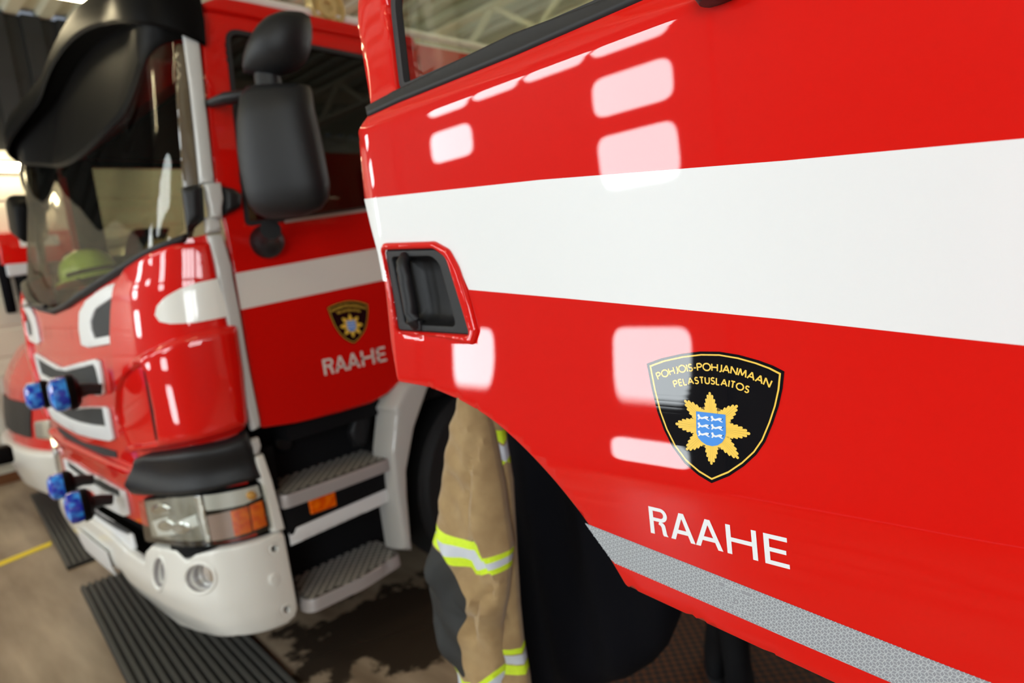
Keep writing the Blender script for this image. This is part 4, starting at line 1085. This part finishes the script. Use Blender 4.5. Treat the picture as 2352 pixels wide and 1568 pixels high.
box('roof', (.10, .75, 2.58), (2.6, 2.4, 2.64), RED, near, .02)
box('cab_side', (2.57, .75, .95), (2.6, 2.4, 2.6), RED, near)
box('cab_floor', (.12, .75, 1.0), (2.58, 2.4, 1.06), BLKM, near)
box('cab_rear_wall', (.10, 1.72, .95), (2.6, 1.78, 2.6), RED, near)
box('chassis', (.35, .7, .35), (2.3, 7.6, .95), BLKM, near)
b = bmesh.new(); box_bm(b, (1.35, 4.9, 1.8), (2.5, 5.6, 1.7), bev=.03); bmo('body', b, RED, near)
for x in (.32, 2.38):
    for y in (2.1, 6.0):
        lathe('wheel', [(.0, -.13), (.30, -.15), (.46, -.155), (.51, 0), (.46, .155), (0, .1)], TYRE, near, 40, aim((x, y, .51), (1 if x > 1 else -1, 0, 0)))
treadplate('step', [(.12, .75), (.12, 1.35), (.34, 1.35), (.34, .75)], .842, .05, near)
treadplate('step', [(.12, .75), (.12, 1.35), (.34, 1.35), (.34, .75)], .405, .05, near)

# ================================================================ TURNOUT JACKET AND DARK COAT on the inside of the open door
def ys(y): return Surf(lambda a, c: np.array([a, y, c]), 1, (-1.6, .2, .3, 2.0))
SJ = ys(.90); SJ2 = ys(.94); SN = ys(1.12)
hang = tube('coat_rail', [(-.90, .80, 1.60), (-.25, .80, 1.60)], .012, STEEL, door, n=12)
tube('rail_bracket', [(-.86, .80, 1.60), (-.86, .735, 1.62)], .010, STEEL, door, n=8)
tube('rail_bracket', [(-.30, .80, 1.60), (-.30, .735, 1.62)], .010, STEEL, door, n=8)
jk = thing('firefighter_jacket', 'tan firefighter jacket with yellow and silver bands hanging behind the open door', 'jacket', None, (-1.0, .9, .5))
def folds(a, b): return .013 * math.sin(a * 52 + 4 * math.sin(b * 7)) + .004 * math.sin(a * 90 + b * 70) + .006 * math.sin(a * 30 - b * 34) + .004 * math.sin(b * 60 + a * 20)
def T(P, S=SJ): return S.trace(P)
def ext(P, dz):  # carry the outline on below the frame
    return P
sl_o = T([(1063, 925), (1050, 962), (1042, 1022), (1030, 1120), (1017, 1180), (1005, 1228), (997, 1285), (998, 1335), (1010, 1412), (1034, 1490), (1056, 1530), (1068, 1580), (1082, 1640), (1150, 1640), (1158, 1580), (1158, 1530), (1148, 1440), (1160, 1380), (1166, 1305), (1170, 1262), (1160, 1200), (1150, 1120), (1130, 1020), (1120, 965), (1112, 880), (1070, 860)])
band = lambda a, b: T(a) + T(b)[::-1]
top1 = [(1000, 1172), (1016, 1177), (1060, 1207), (1118, 1233), (1135, 1262), (1180, 1264)]
l1 = [(998, 1194), (1012, 1194), (1062, 1226), (1116, 1249), (1128, 1277), (1180, 1276)]
l2 = [(996, 1212), (1008, 1210), (1062, 1250), (1114, 1270), (1120, 1294), (1180, 1292)]
bt1 = [(990, 1226), (1004, 1230), (1060, 1266), (1108, 1288), (1116, 1306), (1180, 1306)]
cu0 = [(1040, 1505), (1060, 1518), (1105, 1547), (1130, 1545), (1165, 1520)]
cu1 = [(1040, 1520), (1062, 1532), (1105, 1561), (1132, 1559), (1165, 1536)]
cu2 = [(1040, 1550), (1066, 1560), (1108, 1590), (1134, 1588), (1165, 1560)]
cu3 = [(1040, 1562), (1070, 1576), (1110, 1604), (1136, 1602), (1165, 1576)]
elbow = T([(990, 1232), (1006, 1233), (1060, 1269), (1074, 1277), (1080, 1304), (1095, 1336), (1117, 1352), (1100, 1392), (1090, 1430), (1095, 1490), (1104, 1540), (1060, 1513), (1035, 1500), (1000, 1480), (985, 1330)])
crl = sorted([(q_[1], q_[0]) for q_ in T([(1118, 930), (1117, 1000), (1106, 1080), (1104, 1150), (1112, 1200), (1122, 1240), (1150, 1330), (1112, 1410), (1104, 1480), (1112, 1560)])])
def crease(a, b): return .022 * math.exp(-((a - float(np.interp(b, [u for u, _ in crl], [v for _, v in crl]))) / .011) ** 2)
patch('sleeve', SJ, sl_o, BEIGE, jk, res=.012, th=.045, r=.05, back=True, h=lambda a, b: folds(a, b) * .7 - crease(a, b),
      regions=[('yellow_band', band(top1, l1), NEON), ('silver_band', band(l1, l2), SILV), ('yellow_band', band(l2, bt1), NEON), ('elbow_panel', rnd(elbow, .025), CHARC),
               ('yellow_band', band(cu0, cu1), NEON), ('silver_band', band(cu1, cu2), SILV), ('yellow_band', band(cu2, cu3), NEON)])
body_o = T([(1085, 840), (1090, 930), (1098, 1060), (1106, 1150), (1108, 1250), (1110, 1350), (1125, 1450), (1138, 1560), (1150, 1700), (1225, 1700), (1210, 1560), (1196, 1480), (1188, 1400), (1181, 1290), (1176, 1200), (1171, 1110), (1163, 1060), (1152, 990), (1190, 900), (1230, 800)], SJ2)
b2 = lambda a, b: T(a, SJ2) + T(b, SJ2)[::-1]
patch('jacket_body', SJ2, body_o, BEIGE, jk, res=.012, th=.035, r=.04, back=True, h=lambda a, b: folds(a + .3, b),
      regions=[('yellow_band', b2([(1128, 940), (1150, 985), (1190, 1040)], [(1124, 955), (1146, 1000), (1170, 1045)]), NEON),
               ('silver_band', b2([(1123, 958), (1145, 1002), (1166, 1040)], [(1112, 956), (1122, 1000), (1164, 1062)]), SILV),
               ('yellow_band', T([(1120, 1003), (1142, 1026), (1163, 1060), (1162, 1068), (1140, 1050), (1122, 1018)], SJ2), NEON),
               ('yellow_band', b2([(1130, 1436), (1160, 1450), (1205, 1495)], [(1130, 1448), (1160, 1462), (1208, 1508)]), NEON),
               ('silver_band', b2([(1130, 1450), (1160, 1464), (1208, 1510)], [(1130, 1468), (1160, 1486), (1212, 1532)]), SILV),
               ('yellow_band', b2([(1130, 1470), (1160, 1488), (1212, 1534)], [(1130, 1486), (1162, 1506), (1216, 1556)]), NEON)])
tube('strap', crom([tuple(SJ2(*SJ2.inv(*p), .05)) for p in ((1172, 1415), (1160, 1420), (1168, 1460), (1164, 1510), (1190, 1560), (1210, 1600))], 5), .011, NAVY, jk, n=8, flat=.4)
tube('hanging_loop', [(-.93, .90, 1.46), (-.92, .82, 1.58), (-.90, .80, 1.615)], .006, CHARC, jk, n=8)
ct = thing('coat', 'long black coat hanging right of the tan jacket, below the open door edge', 'coat', None, (-.8, 1.0, .7))
cn = T([(1200, 780), (1158, 985), (1168, 1060), (1176, 1180), (1184, 1300), (1190, 1400), (1200, 1480), (1215, 1570), (1250, 1600), (1330, 1578), (1400, 1566), (1455, 1548), (1500, 1520), (1535, 1480), (1552, 1440), (1562, 1412), (1560, 1330), (1480, 1100), (1400, 780)], SN)
patch('coat_body', SN, cn, NAVY, ct, res=.03, th=.06, r=.07, back=True, h=lambda a, b: .012 * math.sin(a * 40 + b * 5))
tube('hanging_loop', [(-.72, 1.12, 1.48), (-.72, .92, 1.59), (-.72, .80, 1.615)], .006, CHARC, ct, n=8)
# boots on a woven mat under the door
def mesh_mat_material():
    m = bpy.data.materials.new('brown_woven_mat'); m.use_nodes = True; nt = m.node_tree; b = nt.nodes['Principled BSDF']
    tc = nt.nodes.new('ShaderNodeTexCoord'); ck = nt.nodes.new('ShaderNodeTexChecker'); ck.inputs['Scale'].default_value = 45
    ck.inputs[1].default_value = (.085, .026, .007, 1); ck.inputs[2].default_value = (.012, .008, .006, 1)
    nt.links.new(tc.outputs['Object'], ck.inputs['Vector']); nt.links.new(ck.outputs['Color'], b.inputs['Base Color']); b.inputs['Roughness'].default_value = .8
    return m
o = box('woven_mat', (-1.95, 1.75, .001), (-.2, 3.0, .012), mesh_mat_material()); tag(o, 'brown woven floor mat in the dark under the open door', 'mat')
def boot(px, py, ang, label):
    p = on(2, 0.012, px, py); t = thing('rubber_boot', label, 'boot', 'rubber boots', (p[0], p[1], .012))
    M_ = Matrix.Translation(Vector((p[0], p[1], .012))) @ Matrix.Rotation(ang, 4, 'Z')
    def ring(z, cx, a, b_): return [M_ @ Vector((cx + a * math.cos(2 * PI * k / 20), b_ * math.sin(2 * PI * k / 20), z)) for k in range(20)]
    loft('upper', [ring(.02, .05, .145, .05), ring(.05, .05, .148, .052), ring(.08, .045, .14, .05), ring(.11, .01, .10, .048), ring(.14, -.03, .065, .048), ring(.2, -.04, .055, .05), ring(.3, -.04, .06, .055), ring(.33, -.04, .062, .056), ring(.33, -.04, .05, .045), ring(.2, -.04, .045, .04)], BLKM, t)
    loft('sole', [ring(0, .05, .148, .052), ring(.02, .05, .15, .054)], RUBBER, t)
boot(1655, 1500, -1.2, 'black rubber boot on the woven mat, the one nearer the far engine')
boot(1700, 1600, -1.0, 'black rubber boot on the woven mat, the one nearer the open door engine')

# ================================================================ THE FLOOR THINGS
def ribbed_mat(p0, p1, w0, w1, label):
    """rubber mat: near edge from p0 to p1, reaching back by w"""
    t = thing('rubber_mat', label, 'mat', 'ribbed rubber mats', ((p0[0] + p1[0]) / 2, (p0[1] + p1[1]) / 2, 0))
    V = [(p0[0], p0[1], .002), (p1[0], p1[1], .002), (p1[0], p1[1] + w1, .002), (p0[0], p0[1] + w0, .002)]
    V += [(a, b_, .012) for a, b_, _ in V]
    mesh('mat_base', V, [(3, 2, 1, 0), (4, 5, 6, 7), (0, 1, 5, 4), (1, 2, 6, 5), (2, 3, 7, 6), (3, 0, 4, 7)], RUBBER, t, smooth=False)
    n = 14; V, F = [], []
    for i in range(n):
        for j, dz in ((0, .012), (0, .026), (1, .026), (1, .012)):
            f = (i + .15 + .5 * j) / n; V += [(p0[0], p0[1] + w0 * f, dz), (p1[0], p1[1] + w1 * f, dz)]
        k = i * 8
        F += [(k, k + 1, k + 3, k + 2), (k + 2, k + 3, k + 5, k + 4), (k + 4, k + 5, k + 7, k + 6)]
    mesh('mat_ribs', V, F, mat('rib_rubber', (.085, .08, .07), .6), t, smooth=False)
q = [on(2, 0, *p) for p in ((185, 1355), (290, 1568), (493, 1479), (240, 1325), (70, 1140), (155, 1310), (232, 1268), (150, 1125))]
dirn = (q[1] - q[0]) / abs(q[1][0] - q[0][0])
e_ = q[0] + dirn * 2.3
ribbed_mat((q[0][0], q[0][1]), (e_[0], e_[1]), .48, .52, 'dark ribbed rubber mat lying under the far engine bumper')
ribbed_mat((q[4][0], q[4][1]), (q[5][0], q[5][1]), .40, .46, 'dark ribbed rubber mat between the red van and the far engine')
ya = on(2, 0, 0, 1290); yb = on(2, 0, 118, 1243); d_ = yb - ya
V = [ya + np.array([0, 0, .002]) - d_ * 2, yb + np.array([0, 0, .002]), yb + np.array([.0, 0, .002]) + np.array([.10, -.02, 0]), ya - d_ * 2 + np.array([.10, -.02, .002])]
tag(mesh('floor_line', [tuple(v) for v in V], [(0, 1, 2, 3)], YLINE, smooth=False), 'yellow line painted on the concrete between bay and mats', 'floor line')

# ================================================================ RED VAN AND THE WALL BEHIND
CC, CCs = contour([(-5.62, 1.7), (-5.62, 1.45), (-5.66, 1.28), (-5.80, 1.14), (-6.1, 1.06), (-6.45, 1.03), (-6.65, 1.02)], -6.65)
SV_ = CCs[-1]
FC = Surf(front_fn(CC, CCs, zoff=([.2, .3, .5, .8, 1.1, 1.3, 1.5, 2.2], [-.03, .0, .06, .04, 0, -.12, -.35, -.9]), rake=0), -1, (0, SV_ * .7, .2, 2))
van = thing('van', 'red van with white bumper parked by the panelled wall beyond the engine', 'van', None, (-6.65, 2.5, 0))
patch('front_panel', FC, [(0, .5), (0, 1.45), (SV_, 1.45), (SV_, .5)], RED, van, res=.06, off=-.02, th=.02)
patch('bumper', FC, rnd([(-.02, .22), (-.02, .60), (SV_, .60), (SV_, .22)], .03), CREAM, van, res=.05, off=.0, th=.06, r=.04)
for mir_ in (0, 1):
    f = (lambda P: [(SV_ - a, c) for a, c in P]) if mir_ else (lambda P: P)
    patch('headlamp', FC, rnd(f([(.25, .66), (.32, .86), (.85, .82), (.85, .68)]), .03), CHROME, van, res=.03, off=-.01, th=.03, r=.02)
    patch('fog_lamp', FC, rnd(f([(.5, .34), (.5, .46), (.62, .46), (.62, .34)]), .06), GREYP, van, res=.02, off=.055, th=.01)
patch('grille', FC, rnd([(.95, .68), (.9, .95), (SV_ - .9, .95), (SV_ - .95, .68)], .03), BLK, van, res=.05, off=-.01, th=.02)
patch('windscreen', FC, rnd([(.22, 1.47), (.30, 2.1), (SV_ - .30, 2.1), (SV_ - .22, 1.47)], .05), SCREEN, van, res=.08, off=-.02, th=.006)
patch('screen_frame', FC, rnd([(.10, 1.42), (.20, 2.17), (SV_ - .20, 2.17), (SV_ - .10, 1.42)], .05), BLKG, van, holes=[rnd([(.22, 1.47), (.30, 2.1), (SV_ - .30, 2.1), (SV_ - .22, 1.47)], .05)], res=.08, off=-.02, th=.02)
b = bmesh.new(); box_bm(b, (-6.62, 3.6, 1.25), (1.94, 3.2, 1.6), bev=.08); bmo('van_body', b, RED, van)
for x in (-5.75, -7.55):
    for y in (1.95, 4.4): lathe('wheel', [(.0, -.1), (.22, -.11), (.33, -.1), (.35, 0), (.33, .1), (0, .1)], TYRE, van, 32, aim((x, y, .35), (1 if x > -6 else -1, 0, 0)))
for k, x in enumerate((-5.95, -6.35)):
    p0 = FC(abs(-5.62 - x) + .45, 1.46, .03); tube('wiper', [p0, p0 + np.array([-.25, .05, .05]), p0 + np.array([-.55, .12, .08])], .015, BLK, van, n=8)
p_ = Vector(on(0, -5.62, 52, 1033)); b = bmesh.new(); box_bm(b, p_, (.14, .12, .12), bev=.02); bmo('tow_lamp', b, BLKG, van)
van.location = (0, -.12, 0)
# radiator on the wall
rd = thing('radiator', 'pale ribbed radiator low on the panelled wall', 'radiator', None, (XL + .08, .6, .2))
b = bmesh.new(); box_bm(b, (XL + .07, .2, .62), (.06, 2.6, .86), bev=.01)
for k in range(34): box_bm(b, (XL + .105, -1.06 + k * .077, .62), (.02, .045, .80), bev=.006)
bmo('radiator_panel', b, RADI, rd)
tube('radiator_pipe', [(XL + .05, 1.45, .3), (XL + .05, 1.9, .3)], .012, RADI, rd, n=8)
# wall lamp, bright and warm
wlp = on(0, XL + .12, 10, 382)
t = thing('wall_light', 'glowing warm tube lamp high on the panelled wall', 'wall light', None, (XL + .1, wlp[1], wlp[2]))
box('lamp_base', (XL + .015, wlp[1] - .8, wlp[2] - .05), (XL + .07, wlp[1] + .35, wlp[2] + .05), CREAM, t, .01)
tube('lamp_tube', [(XL + .12, wlp[1] - .75, wlp[2]), (XL + .12, wlp[1] + .3, wlp[2])], .032, TUBE, t, n=12)
# equipment hanging on the wall
def g8(px, py, x=XL + .25): return on(0, x, px, py)
cbn = g8(92, 560); 
t = thing('wall_cabinet', 'red wall cabinet with a white label above the hanging gear', 'cabinet', None, (XL, cbn[1], cbn[2]))
b = bmesh.new(); box_bm(b, (XL + .13, cbn[1] - .02, cbn[2] - .03), (.24, .62, .30), bev=.015); bmo('cabinet_body', b, RED, t)
box('label_plate', (XL + .252, cbn[1] - .16, cbn[2] - .02), (XL + .256, cbn[1] + .16, cbn[2] + .08), WHITE, t)
rail = tube('coat_rail', [(XL + .16, .2, g8(60, 590)[2] + .12), (XL + .16, 2.3, g8(60, 590)[2] + .12)], .015, STEEL, n=10); tag(rail, 'steel rail on the panelled wall that the dark suits hang from', 'coat rail')
for k in range(3):
    o = tube('rail_bracket', [(XL, .3 + .9 * k, g8(60, 590)[2] + .12), (XL + .16, .3 + .9 * k, g8(60, 590)[2] + .12)], .012, STEEL, rail, n=8)
zt_ = g8(60, 590)[2] + .10
for k, (px, wd, ln, mm, lab) in enumerate([(15, .30, .62, NAVY, 'dark firefighter suit hanging on the wall rail, leftmost of three'), (55, .34, .70, BLKM, 'dark suit with a pale shoulder patch in the middle of the wall rail'), (103, .34, .80, DKRED, 'dark red lined suit hanging under the red cabinet')]):
    p = g8(px, 640); wd = [.09, .12, .16][k]; t = thing('firefighter_suit', lab, 'suit', 'suits on the wall rail', (XL + .16, p[1], zt_))
    SX = Surf(lambda a, c: np.array([XL + .16, a, c]), 1, (-1, 4, 0, 4)); y0 = p[1]
    patch('suit_body', SX, rnd([(y0 - wd * .2, zt_), (y0 - wd / 2, zt_ - .08), (y0 - wd / 2, zt_ - ln), (y0 + wd / 2, zt_ - ln), (y0 + wd / 2, zt_ - .08), (y0 + wd * .2, zt_)], .03), mm, t, res=.04, th=.07, r=.07, back=True, h=lambda a, c: .01 * math.sin(a * 50 + c * 8))
    if k == 1: patch('shoulder_patch', SX, rnd([(y0 - .12, zt_ - .28), (y0 - .12, zt_ - .08), (y0 + .08, zt_ - .06), (y0 + .08, zt_ - .26)], .03), SILV, t, res=.03, off=.068, th=.02, r=.01)
# lime helmet on the dashboard of the far engine
hp_ = Vector(FA(FA.inv(205, 650)[0], 1.66, -.26))
hp_ = Vector(on(1, 1.12, 207, 640))
hm = thing('helmet', 'lime yellow firefighter helmet lying on the far engine dashboard behind the windscreen', 'helmet', None, hp_)
def helm(k):
    V = []; return
HM = Matrix.Translation(hp_) @ Matrix.Rotation(.5, 4, 'Z') @ Matrix.Rotation(-.15, 4, 'Y')
lathe('shell', [(.150, .0), (.152, .03), (.148, .07), (.132, .115), (.10, .15), (.055, .172), (.0, .178)], LIME, hm, 36, HM @ Matrix.Diagonal((1.12, .92, 1, 1)))
lathe('brim', [(.152, -.012), (.180, -.012), (.182, .0), (.160, .012), (.150, .01)], LIME, hm, 36, HM @ Matrix.Diagonal((1.15, .95, 1, 1)))
tube('visor_band', [HM @ Vector((.172 * math.cos(a), .145 * math.sin(a), .03)) for a in [k * PI / 10 - PI / 2 for k in range(11)]], .012, BLKG, hm, n=8)
tube('chin_strap', crom([tuple(HM @ Vector(p)) for p in ((.05, -.14, 0), (.12, -.16, -.03), (.22, -.12, -.03), (.26, -.02, -.03))], 4), .01, NAVY, hm, n=8)
for k in range(3): lathe('vent', [(.012, .0), (.010, .004), (0, .004)], BLKM, hm, 12, HM @ Matrix.Translation((.07 + .02 * k, -.105 + .006 * k, .09 - .02 * k)) @ Matrix.Rotation(1.3, 4, 'X'))
